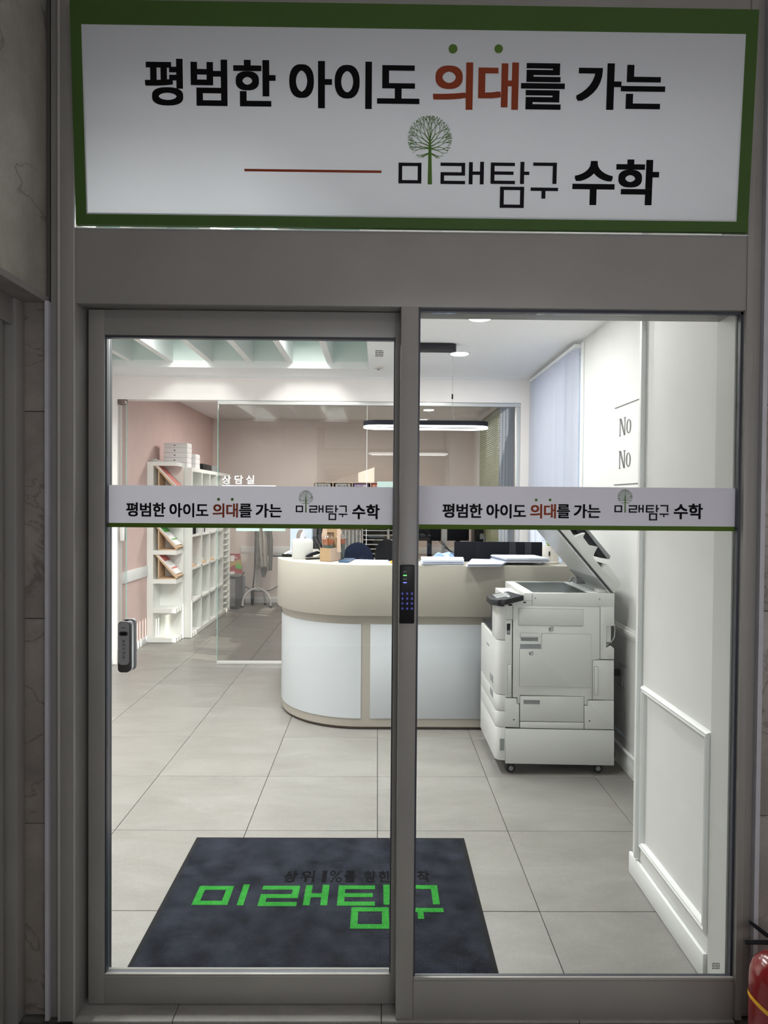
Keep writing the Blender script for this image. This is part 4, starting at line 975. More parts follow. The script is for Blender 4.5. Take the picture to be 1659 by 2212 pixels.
def cup(x, y, lab):
    c = thing('drink_cup', (x, y, CT+.004), lab, 'cup', 'iced drinks in the carrier')
    MB().lathe([(.030, CT+.006), (.040, CT+.113)], x, y, 20).build('cup_base', 'teadark', c, smooth=.6)
    MB().lathe([(.0385, CT+.1132), (.0425, CT+.150)], x, y, 20).build('iced_tea', 'tea', c, smooth=.6)
    MB().lathe([(.0405, CT+.112), (.0445, CT+.158), (.048, CT+.158), (.048, CT+.162), (.042, CT+.164), (.033, CT+.178), (.016, CT+.182)], x, y, 20).build('clear_cup', 'clear', c, smooth=.6)
    return c
cup(-.337, 4.610, 'clear cup of iced amber tea in the near side of the carrier'); cup(-.262, 4.690, 'clear cup of iced tea half hidden behind the carrier strap')
# spare lids leaning in the carrier
lds = thing('straw_bundle', (-.40, 4.62, CT+.09), 'leaning stack of clear plastic straws and lids at the left of the cup carrier', 'straws')
for k in range(4):
    (xa, za), (xb, zb) = atY(676+3.5*k, 1160-1.2*k, 4.60), atY(690+3.2*k, 1186-1*k, 4.60)
    MB().tube([(xa, 4.60+.006*k, za), (xb, 4.62+.006*k, zb-.01)], .0045, 8).build('straw', 'clear' if k % 2 else 'copdark', lds, smooth=.8)
# white paper bag with arched handle hole behind
pbg = thing('paper_bag', (-.60, 5.0, CT), 'white paper bag with an arched opening behind the tissue box', 'bag')
y = 5.02; (bx0, _), (bx1, _) = atY(627, 1170, y), atY(673.5, 1170, y); (ax0, _), (ax1, az) = atY(640, 1160, y), atY(660, 1160, y); zT = atY(650, 1120, y)[1]; za = atY(650, 1143.5, y)[1]
w_ = MB()
arch = [(ax0, CT)]+[((ax0+ax1)/2+(ax1-ax0)/2*math.cos(PI-PI*i/10), az+(za-az)*math.sin(PI*i/10)) for i in range(11)]+[(ax1, CT), (bx1, CT), (bx1, zT), (bx0, zT), (bx0, CT)]
w_.prism(arch, 'y', y, y+.004).build('front_sheet', 'notice_w', pbg)
B(bx0, bx0+.003, y+.004, y+.10, CT, zT).build('side_sheet', 'notice_w', pbg); B(bx1-.003, bx1, y+.004, y+.10, CT, zT).build('side_sheet', 'notice_w', pbg)
# phone
ph = thing('mobile_phone', (-.21, 4.6, CT), 'blue mobile phone lying face down beside the cup carrier', 'phone')
pts = [Z(731, 1215), Z(753, 1216), Z(767.5, 1208.5), Z(744, 1208)]; MB().prism(pts, 'z', CT, CT+.010).build('body', 'denim', ph, bevel=.002)
c0 = Vector(Z(733, 1214.5)); MB().prism([tuple(Z(733, 1213)), tuple(Z(736, 1213)), tuple(Z(736.5, 1211.5)), tuple(Z(734, 1211.5))], 'z', CT+.010, CT+.012).build('camera_bump', 'black', ph)
# papers
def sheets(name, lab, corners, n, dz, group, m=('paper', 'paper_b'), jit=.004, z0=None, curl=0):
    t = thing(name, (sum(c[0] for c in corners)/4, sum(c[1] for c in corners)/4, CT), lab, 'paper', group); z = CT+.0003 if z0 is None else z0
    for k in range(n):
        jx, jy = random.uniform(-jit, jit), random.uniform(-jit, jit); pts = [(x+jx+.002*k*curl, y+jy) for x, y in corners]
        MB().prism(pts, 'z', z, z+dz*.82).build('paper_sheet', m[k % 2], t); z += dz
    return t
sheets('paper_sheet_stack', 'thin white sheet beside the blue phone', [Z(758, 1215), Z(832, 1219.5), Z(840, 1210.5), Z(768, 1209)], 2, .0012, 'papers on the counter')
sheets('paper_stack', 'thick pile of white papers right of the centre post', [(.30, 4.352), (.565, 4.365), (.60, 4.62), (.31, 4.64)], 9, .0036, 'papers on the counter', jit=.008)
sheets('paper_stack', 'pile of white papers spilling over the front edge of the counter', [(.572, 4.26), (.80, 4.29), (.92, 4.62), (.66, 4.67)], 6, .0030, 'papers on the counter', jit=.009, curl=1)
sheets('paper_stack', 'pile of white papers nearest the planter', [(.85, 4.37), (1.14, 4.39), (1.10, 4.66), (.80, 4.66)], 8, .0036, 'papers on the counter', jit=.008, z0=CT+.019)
# monitor behind the counter
mo = thing('monitor', (.91, 4.98, .73), 'wide black monitor seen from behind above the counter papers', 'monitor')
MB().box(.580, 1.240, 4.985, 5.005, .88, 1.213).build('screen_housing', 'blackm', mo, bevel=.003)
MB().box(.74, 1.10, 4.965, 4.987, .92, 1.214).build('rear_bulge', 'blackm', mo, bevel=.004)
B(.88, .94, 4.96, 4.99, .735, .92).build('stand_neck', 'black', mo); MB().lathe([(.11, .732), (.10, .742)], .91, 4.98, 24).build('stand_foot', 'black', mo)
# planter
pl = thing('planter', (1.185, 4.55, CT), 'cream cylindrical planter with a small green plant beside the raised copier lid', 'planter')
MB().lathe([(.056, CT), (.060, CT+.004), (.060, CT+.014), (.055, CT+.016), (.055, CT+.118), (.050, CT+.120), (.048, CT+.10)], 1.188, 4.55, 32).build('pot', 'ceramic', pl, smooth=.6)
B(1.163, 1.170, 4.492, 4.50, CT+.055, CT+.085).build('level_gauge', 'black', pl)
rnd = random.Random(2)
lf = MB()
for k in range(11):
    a = rnd.uniform(0, 2*PI); r_ = rnd.uniform(.005, .035); z = CT+.12+rnd.uniform(.02, .05); cx_, cy2 = 1.175+r_*math.cos(a), 4.54+r_*math.sin(a); s = rnd.uniform(.010, .016)
    d = Vector((math.cos(a), math.sin(a), rnd.uniform(-.2, .8))).normalized(); sd_ = d.cross(Vector((0, 0, 1))).normalized()
    c = Vector((cx_, cy2, z)); lf.add([c-d*s, c+sd_*s*.7+Vector((0, 0, .003)), c+d*s*1.1, c-sd_*s*.7+Vector((0, 0, .003))], [(0, 1, 2, 3)])
lf.build('leaves', 'green', pl)
st = MB()
for k in range(6):
    a = k*1.05; st.tube([(1.18, 4.55, CT+.10), (1.18+.012*math.cos(a), 4.55+.012*math.sin(a), CT+.13), (1.18+.03*math.cos(a), 4.55+.03*math.sin(a), CT+.145)], [.003, .003, .001], 5)
st.build('stems', 'green2', pl)
B(.09, .135, 4.46, 4.52, CT, CT+.012).build('tape', 'yellow')
o = bpy.data.objects['tape']; o.name = 'sticky_note_pad'; tag(o, 'small yellow pad next to the centre post on the counter', 'note pad')
# cables behind the counter
cb = MB()
for a, b_ in (((948, 1168), (985, 1203)), ((953, 1168), (972, 1190)), ((958, 1182), (990, 1196))):
    (xa, za), (xb, zb) = atY(*a, 5.05), atY(*b_, 5.05); cb.tube([(xa, 5.05, za), ((xa+xb)/2+.01, 5.05, (za+zb)/2-.01), (xb, 5.05, zb)], .003, 6)
tag(cb.build('cable_bundle', 'blackm', smooth=1.0), 'black cables rising left of the wide monitor', 'cable')
# office chairs
def chair(x, y, zt_, lab, wd=.26, m='navy', face=0):
    c = thing('office_chair', (x, y, 0), lab, 'chair', 'office chairs')
    poly = [(x-wd/2*.98, zt_-.42), (x+wd/2*.98, zt_-.42)]+[(x+wd/2*math.cos(t)*(1 if abs(math.cos(t)) < .99 else 1), zt_-.16+.16*math.sin(t)) for t in [PI*i/12 for i in range(13)]]
    MB().prism(poly, 'y', y, y+.055).build('backrest', m, c, bevel=.015)
    B(x-.24, x+.24, y-.42, y+.02, .43, .50).build('seat', m, c, bevel=.02)
    MB().tube([(x, y-.18, .10), (x, y-.18, .43)], .025, 12).build('gas_lift', 'black', c, smooth=.6)
    MB().tube([(x, y-.05, .45), (x, y+.06, .55), (x, y+.05, zt_-.2)], .018, 8).build('back_bracket', 'black', c, smooth=.6)
    for k in range(5):
        a = 2*PI*k/5+.3; e = (x+.27*math.cos(a), y-.18+.27*math.sin(a)); l = MB().tube([(x, y-.18, .12), (e[0], e[1], .075)], [.022, .014], 8).build('leg', 'black', c, smooth=.6)
        MB().lathe([(.025, e[1]-.012), (.025, e[1]+.012)], e[0], 0, 14, 'y', .0265).build('caster', 'black', l, smooth=.6)
    return c
chair(-.158, 5.48, 1.170, 'navy office chair with a rounded back behind the counter', wd=.27)
chair(.10, 6.85, 1.120, 'second dark office chair half hidden behind the rounded navy one', wd=.24)
# blue garment on a chair behind the partition
bc = MB(); pts = []
for i in range(13):
    a = PI*i/12; pts.append((.585-.14*math.cos(a), .985+.10*math.sin(a)**.6+.010*math.sin(i*2.1)))
(xA, zA) = (.445, .70); bc.prism([(.445, .70)]+pts+[(.725, .70)], 'y', 5.56, 5.625); 
tag(bc.build('blue_jacket', 'bluecloth', bevel=.012), 'light blue jacket draped behind the counter left of the monitor', 'jacket')
sw = thing('swivel_stool', (.585, 5.66, 0), 'low chair carrying the light blue jacket behind the counter', 'chair')
B(.46, .71, 5.64, 5.68, .55, .99).build('backrest', 'blackm', sw, bevel=.01); B(.38, .79, 5.25, 5.66, .43, .49).build('seat', 'blackm', sw, bevel=.015)
for sx_ in (.40, .77):
    for sy__ in (5.28, 5.64): MB().tube([(sx_, sy__, 0), (sx_, sy__, .44)], .014, 8).build('leg', 'steel', sw, smooth=.6)

# ------------------------------------------------------------------ notices on the partition glass
for k, (a, b_, y1, lab) in enumerate(((510, 560.5, 1147, 'mint paper notice on the partition glass, left of the two low ones'), (567, 616.5, 1147, 'mint paper notice on the partition glass, right of the two low ones'), (815, 853, 1053, 'mint paper notice on the partition glass beside the centre post'))):
    YY = YP+.027
    (u0, v0), (u1, _) = atY(a, y1, YY), atY(b_, y1, YY)
    if k == 2: u0, vt = atY(815, 1040, YY); v0, v1 = vt-.30, vt; u1 = u0+.21
    else: v1 = v0+.29
    tag(B(u0, u1, YY-.001, YY, v0, v1).build('paper_notice', 'notice'), lab, 'notice', 'notices on the glass')

# ------------------------------------------------------------------ display tower and bookcase along the pink wall
TY0, TY1 = 7.02, 7.26
tw = thing('display_shelf', (-2.25, 7.14, 0), 'white narrow display tower with open shelves at the near end of the bookcase', 'shelf')
B(-2.418, -2.352, TY0, TY1, .004, 1.905).build('side_panel', 'shelfw', tw)
B(-2.352, -2.10, TY1-.016, TY1, .004, 1.905).build('back_panel', 'shelfw', tw)
shz = [.004, .315, .625, .930, 1.245, 1.555, 1.865]
for z in shz: B(-2.352, -2.112, TY0, TY1-.016, z, z+(.046 if z < 1.8 else .042)).build('shelf', 'shelfw', tw)
BX = -2.02
bc_ = thing('bookcase', (-2.2, 8.2, 0), 'long white open bookcase against the pink wall', 'bookcase')
BY0, BY1, BH = 7.275, 9.17, 1.86
B(-2.415, BX, BY0, BY0+.035, .004, BH).build('side_panel', 'shelfw', bc_); B(-2.415, BX, BY1-.03, BY1, .004, BH).build('side_panel', 'shelfw', bc_)
B(-2.415, BX, BY0+.035, BY1-.03, BH-.04, BH).build('top_panel', 'shelfw', bc_); B(-2.415, BX, BY0+.035, BY1-.03, .004, .045).build('bottom_panel', 'shelfw', bc_); B(-2.415, -2.402, BY0+.035, BY1-.03, .045, BH-.04).build('back_panel', 'shelfw', bc_)
divs = [7.70, 8.07, 8.40, 8.77]
for y in divs: B(-2.402, BX, y-.012, y+.012, .045, BH-.04).build('divider', 'shelfw', bc_)
for z in (.395, .755, 1.115, 1.475): B(-2.402, BX, BY0+.035, 8.77, z-.012, z+.012).build('shelf', 'shelfw', bc_)
for k in range(22): B(-2.402, BX-.004, 8.782, BY1-.03, .045+.0785*(k+1)-.004, .045+.0785*(k+1)+.004).build('thin_shelf', 'shelfw', bc_)
# easels with booklets in the tower
def easel(z, lab_e, lab_b, m1, m2, y0=TY0+.012, y1=TY1-.03):
    e = thing('book_easel', (-2.23, (y0+y1)/2, z), lab_e, 'book stand', 'wooden book stands')
    MB().prism([(-2.345, z+.262), (-2.335, z+.272), (-2.105, z+.030), (-2.092, z+.040), (-2.087, z+.034), (-2.110, z+.006), (-2.120, z+.010)], 'y', y0, y1).build('tilted_board', 'wood', e)
    B(-2.30, -2.12, y0, y1, z+.0, z+.010).build('base_board', 'wood', e); B(-2.305, -2.293, y0, y1, z, z+.215).build('back_post', 'wood', e)
    b_ = thing('booklet', (-2.2, (y0+y1)/2, z+.05), lab_b, 'booklet', 'booklets on the stands')
    d = Vector((.230, -.242)).normalized(); nrm = Vector((.72, .69)); a = Vector((-2.338, z+.274)); L_ = .315
    def slab(s0, s1, o0, o1, ya, yb, nm, mm, par=b_):
        p = [a+d*s0+nrm*o0, a+d*s1+nrm*o0, a+d*s1+nrm*o1, a+d*s0+nrm*o1]; MB().prism([tuple(q) for q in p], 'y', ya, yb).build(nm, mm, par)
    slab(.0, L_, .0, .016, y0+.002, y1-.004, 'pages', 'boxw'); slab(.0, L_*.42, .016, .0175, y0+.002, y1-.004, 'cover_top', m1); slab(L_*.42, L_, .016, .0175, y0+.002, y1-.004, 'cover_bottom', m2)
    slab(L_*.72, L_*.78, .0175, .0182, y0+.01, y1-.012, 'cover_stripe', m1)
easel(shz[5]+.046, 'plywood book stand on the highest open shelf of the tower', 'salmon red booklet leaning at the top of the tower', 'bookpink', 'bookpink')
easel(shz[3]+.046, 'plywood book stand on the fourth shelf of the tower', 'green and white booklet leaning on its stand', 'bookgreen', 'boxw')
easel(shz[2]+.046, 'plywood book stand on the third shelf of the tower', 'red and white booklet leaning on its stand', 'bookred', 'boxw')
# booklets within the bookcase cells
for (y, z, m1, lab) in ((7.42, .767, 'bookorange', 'orange booklet in the near cell of the bookcase'), (7.86, .767, 'boxw', 'white booklet in the second cell of the bookcase'), (8.22, .767, 'boxw', 'white booklet in the third cell of the bookcase')):
    b_ = thing('booklet', (-2.12, y, z), lab, 'booklet', 'booklets in the bookcase')
    MB().prism([(-2.22, z+.15), (-2.21, z+.158), (-2.07, z+.045), (-2.078, z+.035)], 'y', y-.09, y+.10).build('cover', m1, b_)
    MB().prism([(-2.235, z+.14), (-2.225, z+.148), (-2.055, z+.012), (-2.03, z+.018), (-2.03, z), (-2.07, z)], 'y', y-.10, y+.11).build('stand', 'wood', b_)
for (y, z, mm) in ((7.40, 1.127, 'dark'), (7.50, 1.127, 'blackm'), (7.78, 1.127, 'dark'), (7.84, 1.127, 'boxw'), (7.90, 1.127, 'dark'), (7.96, 1.127, 'boxw')):
    lab = {7.40: 'dark box file first in the near cell of the bookcase', 7.50: 'black box file second in the near cell of the bookcase', 7.78: 'dark file first in the second cell of the bookcase', 7.84: 'white file second in the second cell', 7.90: 'dark file third in the second cell', 7.96: 'white file fourth in the second cell'}[y]
    tag(B(-2.30, -2.04, y-.022, y+.022, z, z+.25).build('box_file', mm, bevel=.003), lab, 'file', 'files in the bookcase')
# cartons on top
def px_box(a, b_, y0, y1, z0, z1, m_, name, lab, cat, grp):
    t = thing(name, ((a+b_)/2, (y0+y1)/2, z0), lab, cat, grp); B(a, b_, y0, y1, z0, z1).build('carton', m_, t, bevel=.002); 
    (B(a+.03*0+(b_-a)*.42, a+(b_-a)*.50, y0-.0006, y0, (z0+z1)/2-.004, (z0+z1)/2+.004) if name == 'white_carton' else B(a+.02, a+.07, y0-.0006, y0, z1-.03, z1-.022)).build('printed_mark', 'ink_soft' if name == 'white_carton' else 'boxw', t); return t
zt0 = BH
hts = .054
names_ = ('lowest', 'second', 'third', 'fourth', 'fifth', 'topmost')
for k in range(5):
    px_box(-2.330, -2.075, 7.29, 7.47, zt0+hts*k, zt0+hts*(k+1)-.0015, 'boxw', 'white_carton', 'flat white carton in the tall stack on the bookcase, %s from below' % ('lowest', 'second', 'third', 'fourth', 'topmost')[k], 'carton', 'white cartons on the bookcase')
for k in range(3):
    px_box(-2.26, -2.035, 7.48, 7.66, zt0+hts*k, zt0+hts*(k+1)-.0015, 'boxw', 'white_carton', 'flat white carton in the low stack behind, %s from below' % ('lowest', 'middle', 'topmost')[k], 'carton', 'white cartons on the bookcase')
px_box(-2.31, -2.05, 7.85, 8.25, zt0, zt0+.075, 'black', 'black_carton', 'flat black box on the bookcase beside the white cartons', 'carton', 'dark boxes on the bookcase')
px_box(-2.28, -2.05, 8.30, 8.65, zt0, zt0+.078, 'copgrey', 'grey_carton', 'flat grey box behind the black box on the bookcase', 'carton', 'dark boxes on the bookcase')
tag(MB().box(-2.40, -2.31, 7.05, 7.15, 1.908, 1.925).box(-2.375, -2.345, 7.07, 7.13, 1.925, 1.94).build('small_white_tray', 'white', bevel=.002), 'small white plastic tray on top of the display tower', 'tray')

# ------------------------------------------------------------------ back room furniture
cs_x, cs_y = atZ(555, 1306, 0)
CSY = 9.45; csx = atY(556, 1270, CSY)[0]
cst = thing('coat_stand', (csx, CSY, 0), 'white coat stand with three arched feet beyond the partition', 'coat stand')
MB().tube([(csx, CSY, .23), (csx, CSY, 1.62)], .017, 12).build('pole', 'white', cst, smooth=.6)
for a in (3.45, 5.98, 1.2):
    pts = []
    for i in range(9):
        t = i/8; r_ = .20*math.sin(t*PI/2)+.0; pts.append((csx+.21*math.sin(t*PI/2)*math.cos(a), CSY+.21*math.sin(t*PI/2)*math.sin(a), .02+.24*math.cos(t*PI/2)**.8 if t < 1 else .02))
    l = MB().tube(pts, .016, 8).build('leg', 'white', cst, smooth=.8); MB().lathe([(.018, 0), (.018, .022)], pts[-1][0], pts[-1][1], 10).build('foot', 'black', l)
for a in (0, PI/2, PI, 1.5*PI): MB().tube([(csx, CSY, 1.5), (csx+.09*math.cos(a), CSY+.09*math.sin(a), 1.56)], .008, 6).build('hook', 'white', cst, smooth=.6)
# coat
def drape(name, xs, y, zs, parent, m, amp=.02, th=.05, ncol=16, ph=0):
    nr = len(zs); vs = []
    for s in (0, 1):
        for r_, (z, (xa, xb)) in enumerate(zip(zs, xs)):
            for c in range(ncol+1):
                t = c/ncol; x = xa+(xb-xa)*t; yy = y+(th if s else -th)*math.sin(PI*t)**.5+amp*math.sin(t*14+r_*.5+ph)*(.3 if s else 1); vs.append((x, yy, z+.006*math.sin(c*1.3+ph)))
    W = ncol+1; H = nr*W; fs = []
    for r_ in range(nr-1):
        for c in range(ncol):
            i = r_*W+c; fs += [(i, i+1, i+W+1, i+W), (H+i, H+i+W, H+i+W+1, H+i+1)]
    for r_ in range(nr-1): fs += [(r_*W, (r_+1)*W, H+(r_+1)*W, H+r_*W), (r_*W+ncol, H+r_*W+ncol, H+(r_+1)*W+ncol, (r_+1)*W+ncol)]
    return MB().add(vs, fs).build(name, m, parent, smooth=1.2)
ct_ = thing('coat', (csx+.1, 9.40, 1.1), 'long grey coat hanging from the white coat stand', 'coat')
def cX(px): return atY(px, 1180, 9.36)[0]
def cZ(py): return atY(560, py, 9.36)[1]
drape('body', [(cX(556), cX(575)), (cX(551), cX(583)), (cX(551.5), cX(586)), (cX(552), cX(582)), (cX(553), cX(568))], 9.34, [cZ(1088), cZ(1120), cZ(1155), cZ(1195), cZ(1228)], ct_, 'coat', ph=1)
drape('lining', [(cX(560), cX(576)), (cX(560), cX(580)), (cX(564), cX(580)), (cX(566), cX(582))], 9.29, [cZ(1140), cZ(1170), cZ(1200), cZ(1223)], ct_, 'coat_in', th=.03, ph=2)
drape('sleeve', [(cX(578), cX(586)), (cX(581), cX(591.5)), (cX(582), cX(591)), (cX(581), cX(589.5))], 9.30, [cZ(1120), cZ(1165), cZ(1200), cZ(1231)], ct_, 'coat', th=.04, ph=3)
drape('hood', [(cX(562), cX(578)), (cX(563), cX(577)), (cX(566), cX(573))], 9.36, [cZ(1222), cZ(1235), cZ(1246)], ct_, 'cap', th=.04, ph=.5)
# umbrella / dark pole leaning near
um = thing('umbrella', (atY(548, 1290, 9.5)[0], 9.5, 0), 'slim dark pole with a folded umbrella tip left of the coat stand', 'umbrella')
(ux, uz), (ux2, uz2) = atY(552, 1147, 9.5), atY(546, 1303, 9.5)
MB().tube([(ux, 9.5, uz), (ux-.01, 9.5, .5), (ux2, 9.5, .24)], .011, 8).build('shaft', 'dark', um, smooth=.6)
MB().tube([(ux2+.005, 9.5, .28), (ux2, 9.5, .20), (ux2-.005, 9.5, .05), (ux2-.005, 9.5, .01)], [.012, .030, .022, .008], 10).build('folded_cloth', 'blackm', um, smooth=.6)
# side cabinet with picture book
sc2 = thing('side_cabinet', (-1.95, 9.35, 0), 'dark grey side cabinet past the far end of the bookcase', 'cabinet')
c0, z0_ = atY(516, 1240, 9.25)
B(-2.38, c0+.02, 9.20, 9.55, z0_-.03, z0_).build('top_panel', 'slot', sc2); B(-2.36, c0, 9.23, 9.53, .004, z0_-.03).build('body', 'dark', sc2)
for k in range(2): B(-2.34+.20*k, -2.16+.20*k, 9.222, 9.232, .04, z0_-.06).build('door', 'slot', sc2, bevel=.003)
bk_ = thing('picture_book', (-1.92, 9.32, z0_), 'red and yellow picture book standing on the dark side cabinet', 'book')
def b2(px, py): return atY(px, py, 9.30)
def bpoly(pts, m_, nm, o): 
    p = [b2(*q) for q in pts]; MB().prism(p, 'y', 9.30-o, 9.305-o).build(nm, m_, bk_)
MB().prism([b2(494, 1196), b2(518.5, 1196), b2(524, 1239), b2(494, 1241)], 'y', 9.30, 9.318).build('cover', 'bookred_d', bk_)
bpoly([(497, 1215), (520, 1207), (522, 1224), (505, 1221), (497, 1226)], 'bookyellow', 'yellow_shape', .002)
bpoly([(508, 1226), (514, 1216), (522, 1222), (521, 1230), (512, 1228)], 'bookgreen', 'green_shape', .003)
bpoly([(497, 1200), (507, 1200), (506, 1212), (498, 1213)], 'boxw', 'white_label', .003)
t = MB(); P = lambda u, v: (u, 9.293, v); a, b_ = b2(508, 1206.5); put_word(t, 'RS', .01, a, b_, .022, P); t.build('lettering', 'boxw', bk_)
tag(B(-2.10, b2(507, 1240)[0], 9.22, 9.30, z0_, z0_+.03).build('booklet', 'boxw'), 'thick white booklet lying in front of the picture book', 'booklet')
wc = MB(); (xa, za), (xb, _) = atY(518, 1245, 9.7), atY(528, 1245, 9.7)
tag(B(xa, xb, 9.60, 9.76, .004, za).build('water_purifier', 'notice_w', bevel=.006), 'tall pale blue box standing between the cabinet and the coat stand', 'box')
# cable on the back wall
pts = [(*(atY(px, py, 9.76)),) for px, py in ((523, 1263), (535, 1270), (550, 1277), (562, 1278), (585, 1275), (604, 1264))]
tag(MB().tube([(x, 9.76, z) for x, z in pts], .006, 6).build('wall_cable', 'blackm', smooth=1.0), 'black cable sagging along the back room wall', 'cable')
# display rack of magazines (wooden top) and the file racks under it
rk = thing('magazine_rack', (-.4, 9.5, 0), 'wooden magazine rack along the back wall of the consultation room', 'rack')
RZ1 = atY(700, 1041.0, 9.35)[1]; rx0 = atY(677, 1044, 9.35)[0]; rx1 = atY(880, 1050, 9.35)[0]
B(rx0, rx1, 9.36, 9.70, RZ1-.012, RZ1).build('top_panel', 'wood_pale', rk); B(rx0, rx1, 9.68, 9.70, .004, RZ1).build('back_panel', 'wood', rk); B(rx0, rx1, 9.35, 9.69, 1.28, 1.30).build('shelf', 'wood', rk)
for px in (677, 719, 761, 801, 842, 880): x = atY(px, 1046, 9.35)[0]; B(x-.006, x+.006, 9.35, 9.69, 1.30, RZ1-.012).build('divider', 'wood_pale', rk)
for x in (rx0+.01, rx1-.01): B(x-.01, x+.01, 9.37, 9.69, .004, 1.28).build('leg', 'wood', rk)
for k, (a, b_, m_, txt, lab) in enumerate(((681, 714, 'bookgrey', '양자과학', 'pale grey magazine at the left of the wooden rack'), (725, 757, 'bookgrey', '역사과학', 'pale grey magazine second from left in the wooden rack'), (764, 796, 'bookpurple', 'KMOOGIE', 'purple magazine in the wooden rack'), (803, 838, 'bookred', 'KMOO', 'red magazine in the wooden rack by the centre post'))):
    (u0, _), (u1, _) = atY(a, 1050, 9.38), atY(b_, 1050, 9.38); zt_ = atY(a, 1045.5, 9.38)[1]-.012*0
    zt_ = RZ1-.018
    mg = thing('magazine', ((u0+u1)/2, 9.4, 1.30), lab, 'magazine', 'magazines in the wooden rack'); B(u0, u1, 9.38, 9.39, 1.301, zt_).build('cover', m_, mg)
    t = MB(); P = lambda u, v: (u, 9.379, v); hgt = .034; ww = (u1-u0)*.8/len(txt)
    for i, chh in enumerate(txt): put_glyph(t, chh, .01, u0+.02+i*ww, u0+.02+(i+.86)*ww, zt_-.052, zt_-.052+hgt, P)
    t.build('lettering', 'boxw' if k > 1 else 'ink_soft', mg)
# dark file rack, hanging files, white wire letter rack
def rack_at(px0, px1, py0, py1, y, lab, name, m_frame, m_fill, rows, cols, grp=None, vertical=False, cat='rack'):
    (x0, z1), (x1, _) = atY(px0, py0, y), atY(px1, py0, y); z0 = .74
    t = thing(name, ((x0+x1)/2, y, z0), lab, cat, grp)
    B(x0, x1, y+.26, y+.27, z0, z1).build('back_panel', m_fill, t)
    for i in range(cols+1): x = x0+(x1-x0)*i/cols; B(x-.008, x+.008, y, y+.26, z0, z1).build('upright', m_frame, t)
    for i in range(rows+1): z = z0+(z1-z0)*i/rows; B(x0, x1, y, y+.26, z-.005, z+.005).build('tier', m_frame, t)
    return t, x0, x1, z0, z1
tk = thing('work_table', (-.2, 9.0, 0), 'plain white work table carrying the letter racks in the consultation room', 'table')
B(-1.05, .50, 8.75, 9.30, .70, .735).build('tabletop', 'white', tk, bevel=.003)
for x in (-1.0, .45):
    for y in (8.8, 9.25): B(x-.02, x+.02, y-.02, y+.02, .004, .70).build('leg', 'white', tk)
t, x0, x1, z0, z1 = rack_at(783, 838, 1136, 1210, 8.95, 'white wire letter rack beside the centre post beyond the glass', 'letter_rack', 'white', 'slot', 7, 1, 'letter racks')
for k in range(7):
    for j in range(2): 
        pass
t2, *_ = rack_at(840, 890, 1136, 1210, 8.95, 'white wire letter rack standing right behind the centre post', 'letter_rack', 'white', 'slot', 7, 1, 'letter racks')
# files: dark at left, pale hanging files at centre
ORD = 'first second third fourth fifth sixth seventh eighth ninth tenth eleventh twelfth thirteenth fourteenth fifteenth sixteenth'.split()
def files(px0, px1, py, n, m1, m2, y, lab, grp, zb=.74):
    (x0, z1), (x1, _) = atY(px0, py, y), atY(px1, py, y)
    for k in range(n):
        a = x0+(x1-x0)*k/n; tag(B(a+.0008, a+(x1-x0)/n-.0008, y, y+.22, zb, z1-.01*random.random()).build('file_folder', m1 if k % 3 else m2, bevel=0), lab % ORD[k], 'file folder', grp)
files(676, 697, 1140, 7, 'dark', 'blackm', 8.95, 'dark file folder, %s from the left in the row left of the cup carrier', 'dark file folders on the work table', .7355)
files(737, 780, 1145, 16, 'slot', 'bookgrey', 8.95, 'pale grey file folder, %s from the left in the row above the navy chair', 'pale file folders on the work table', .7355)
# desk with monitors on the right of the back room
dk2 = thing('office_desk', (.9, 8.7, 0), 'low white office desk along the right of the consultation room', 'desk')
B(.52, 1.38, 8.45, 9.15, .70, .73).build('tabletop', 'white', dk2, bevel=.003)
for x in (.56, 1.34):
    for y in (8.5, 9.1): B(x-.02, x+.02, y-.02, y+.02, .004, .70).build('leg', 'white', dk2)
def mon(px0, px1, py0, py1, y, lab):
    (x0, z0), (x1, _) = atY(px0, py1, y), atY(px1, py1, y); z1 = atY(px0, py0, y)[1]
    t = thing('monitor', ((x0+x1)/2, y, .73), lab, 'monitor', 'monitors in the consultation room'); xm = (x0+x1)/2
    B(x0, x1, y, y+.02, z0, z1).build('screen_housing', 'blackm', t, bevel=.003); B(x0+.03, x1-.03, y-.006, y+.001, z0+.03, z1-.03).build('rear_cover', 'blackm', t, bevel=.002)
    B(xm-.03, xm+.03, y+.02, y+.05, .735, z0+.1).build('stand_neck', 'black', t); MB().lathe([(.10, .731), (.09, .742)], xm, y+.04, 20).build('stand_foot', 'black', t)
mon(903, 953, 1120, 1168, 8.70, 'dark monitor seen right of the centre post beyond the glass')
mon(966, 1013, 1120, 1168, 8.70, 'dark monitor beyond the glass left of the computer tower')
(x0, z0_), (x1, _) = atY(1032, 1170, 8.3), atY(1071, 1170, 8.3)
pc = thing('computer_tower', ((x0+x1)/2, 8.45, .73), 'black computer tower with a small blue light beyond the wide monitor', 'computer')
B(x0, min(x1, 1.355), 8.46, 8.90, .731, atY(1034, 1125, 8.46)[1]).build('case', 'black', pc, bevel=.004); u, v = atY(1045, 1163, 8.46); B(u-.008, u+.008, 8.457, 8.46, v-.008, v+.008).build('power_light', 'led_b', pc)
B(x0+.05, min(x1, 1.355), 8.44, 8.456, v-.01, v+.06).build('drive_cage', 'copgrey', pc)
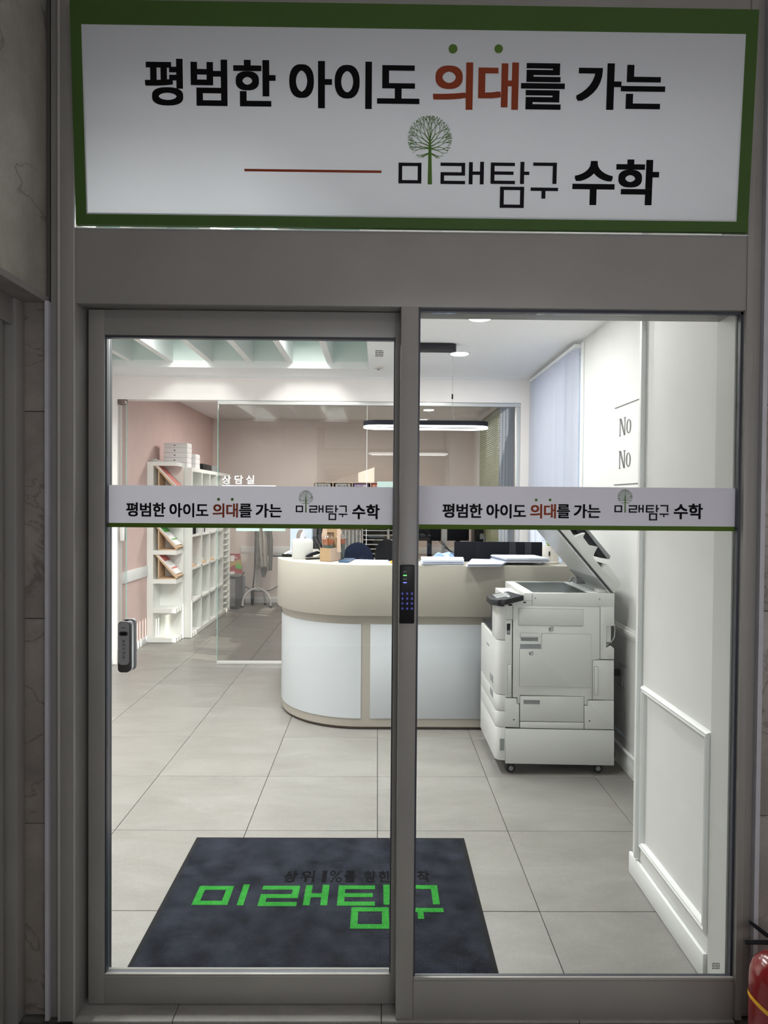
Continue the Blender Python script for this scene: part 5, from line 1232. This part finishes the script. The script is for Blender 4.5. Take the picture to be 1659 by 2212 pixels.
# partition post seen near the wide monitor
(x0, _), (x1, _) = atY(955, 1150, 6.3), atY(964, 1150, 6.3); S(B(x0, x1, 6.3, 6.34, 0, 1.5).build('trim_13', 'alu'))

# ------------------------------------------------------------------ fire extinguisher at the bottom right
EX, EY = 1.070, 1.735
fe = thing('fire_extinguisher', (EX, EY, 0), 'red fire extinguisher with a yellow band at the lower right corner', 'fire extinguisher')
R_ = .068; zt_ = .318
MB().lathe([(R_*.9, .0), (R_, .01), (R_, zt_-.075), (R_*.97, zt_-.05), (R_*.85, zt_-.028), (R_*.6, zt_-.010), (R_*.3, zt_)], EX, EY, 40).build('cylinder', 'red', fe, smooth=.8)
# slanted yellow strap
vs = []; n = 40
for i in range(n):
    a = 2*PI*i/n; x, y = EX+(R_+.0012)*math.cos(a), EY+(R_+.0012)*math.sin(a); zz = .205-.035*(x-EX+R_)/(2*R_)*2; vs += [(x, y, zz-.006), (x, y, zz+.006)]
tag(MB().add(vs, [(2*i, 2*((i+1) % n), 2*((i+1) % n)+1, 2*i+1) for i in range(n)]).build('strap', 'yellow', fe, smooth=.8), 'yellow strap')
MB().lathe([(.018, zt_-.006), (.018, zt_+.02), (.013, zt_+.022), (.013, zt_+.055)], EX+.015, EY, 16).build('valve', 'steel', fe, smooth=.6)
(xa, za), (xb, zb), (xc, zc) = atY(1604, 2030, EY), atY(1650, 2031, EY), atY(1613, 1985+17, EY)
MB().tube([(xa, EY-.01, za), (xb, EY-.01, zb+.001), (xb+.03, EY-.01, zb)], [.0052, .006, .006], 8).build('lower_lever', 'black', fe, smooth=.8)
(xd, zd) = atY(1652, 2020, EY); MB().tube([(xc, EY-.01, atY(1613, 1985, EY)[1]), (xd, EY-.01, zd+.006), (xd+.03, EY-.01, zd-.002)], [.0045, .006, .006], 8).build('upper_lever', 'black', fe, smooth=.8)
MB().tube([(EX+.015, EY, zt_+.04), (EX+.05, EY-.02, zt_+.05), (EX+.065, EY-.05, zt_), (EX+.060, EY-.075, .15)], .007, 8).build('hose', 'blackm', fe, smooth=.8)
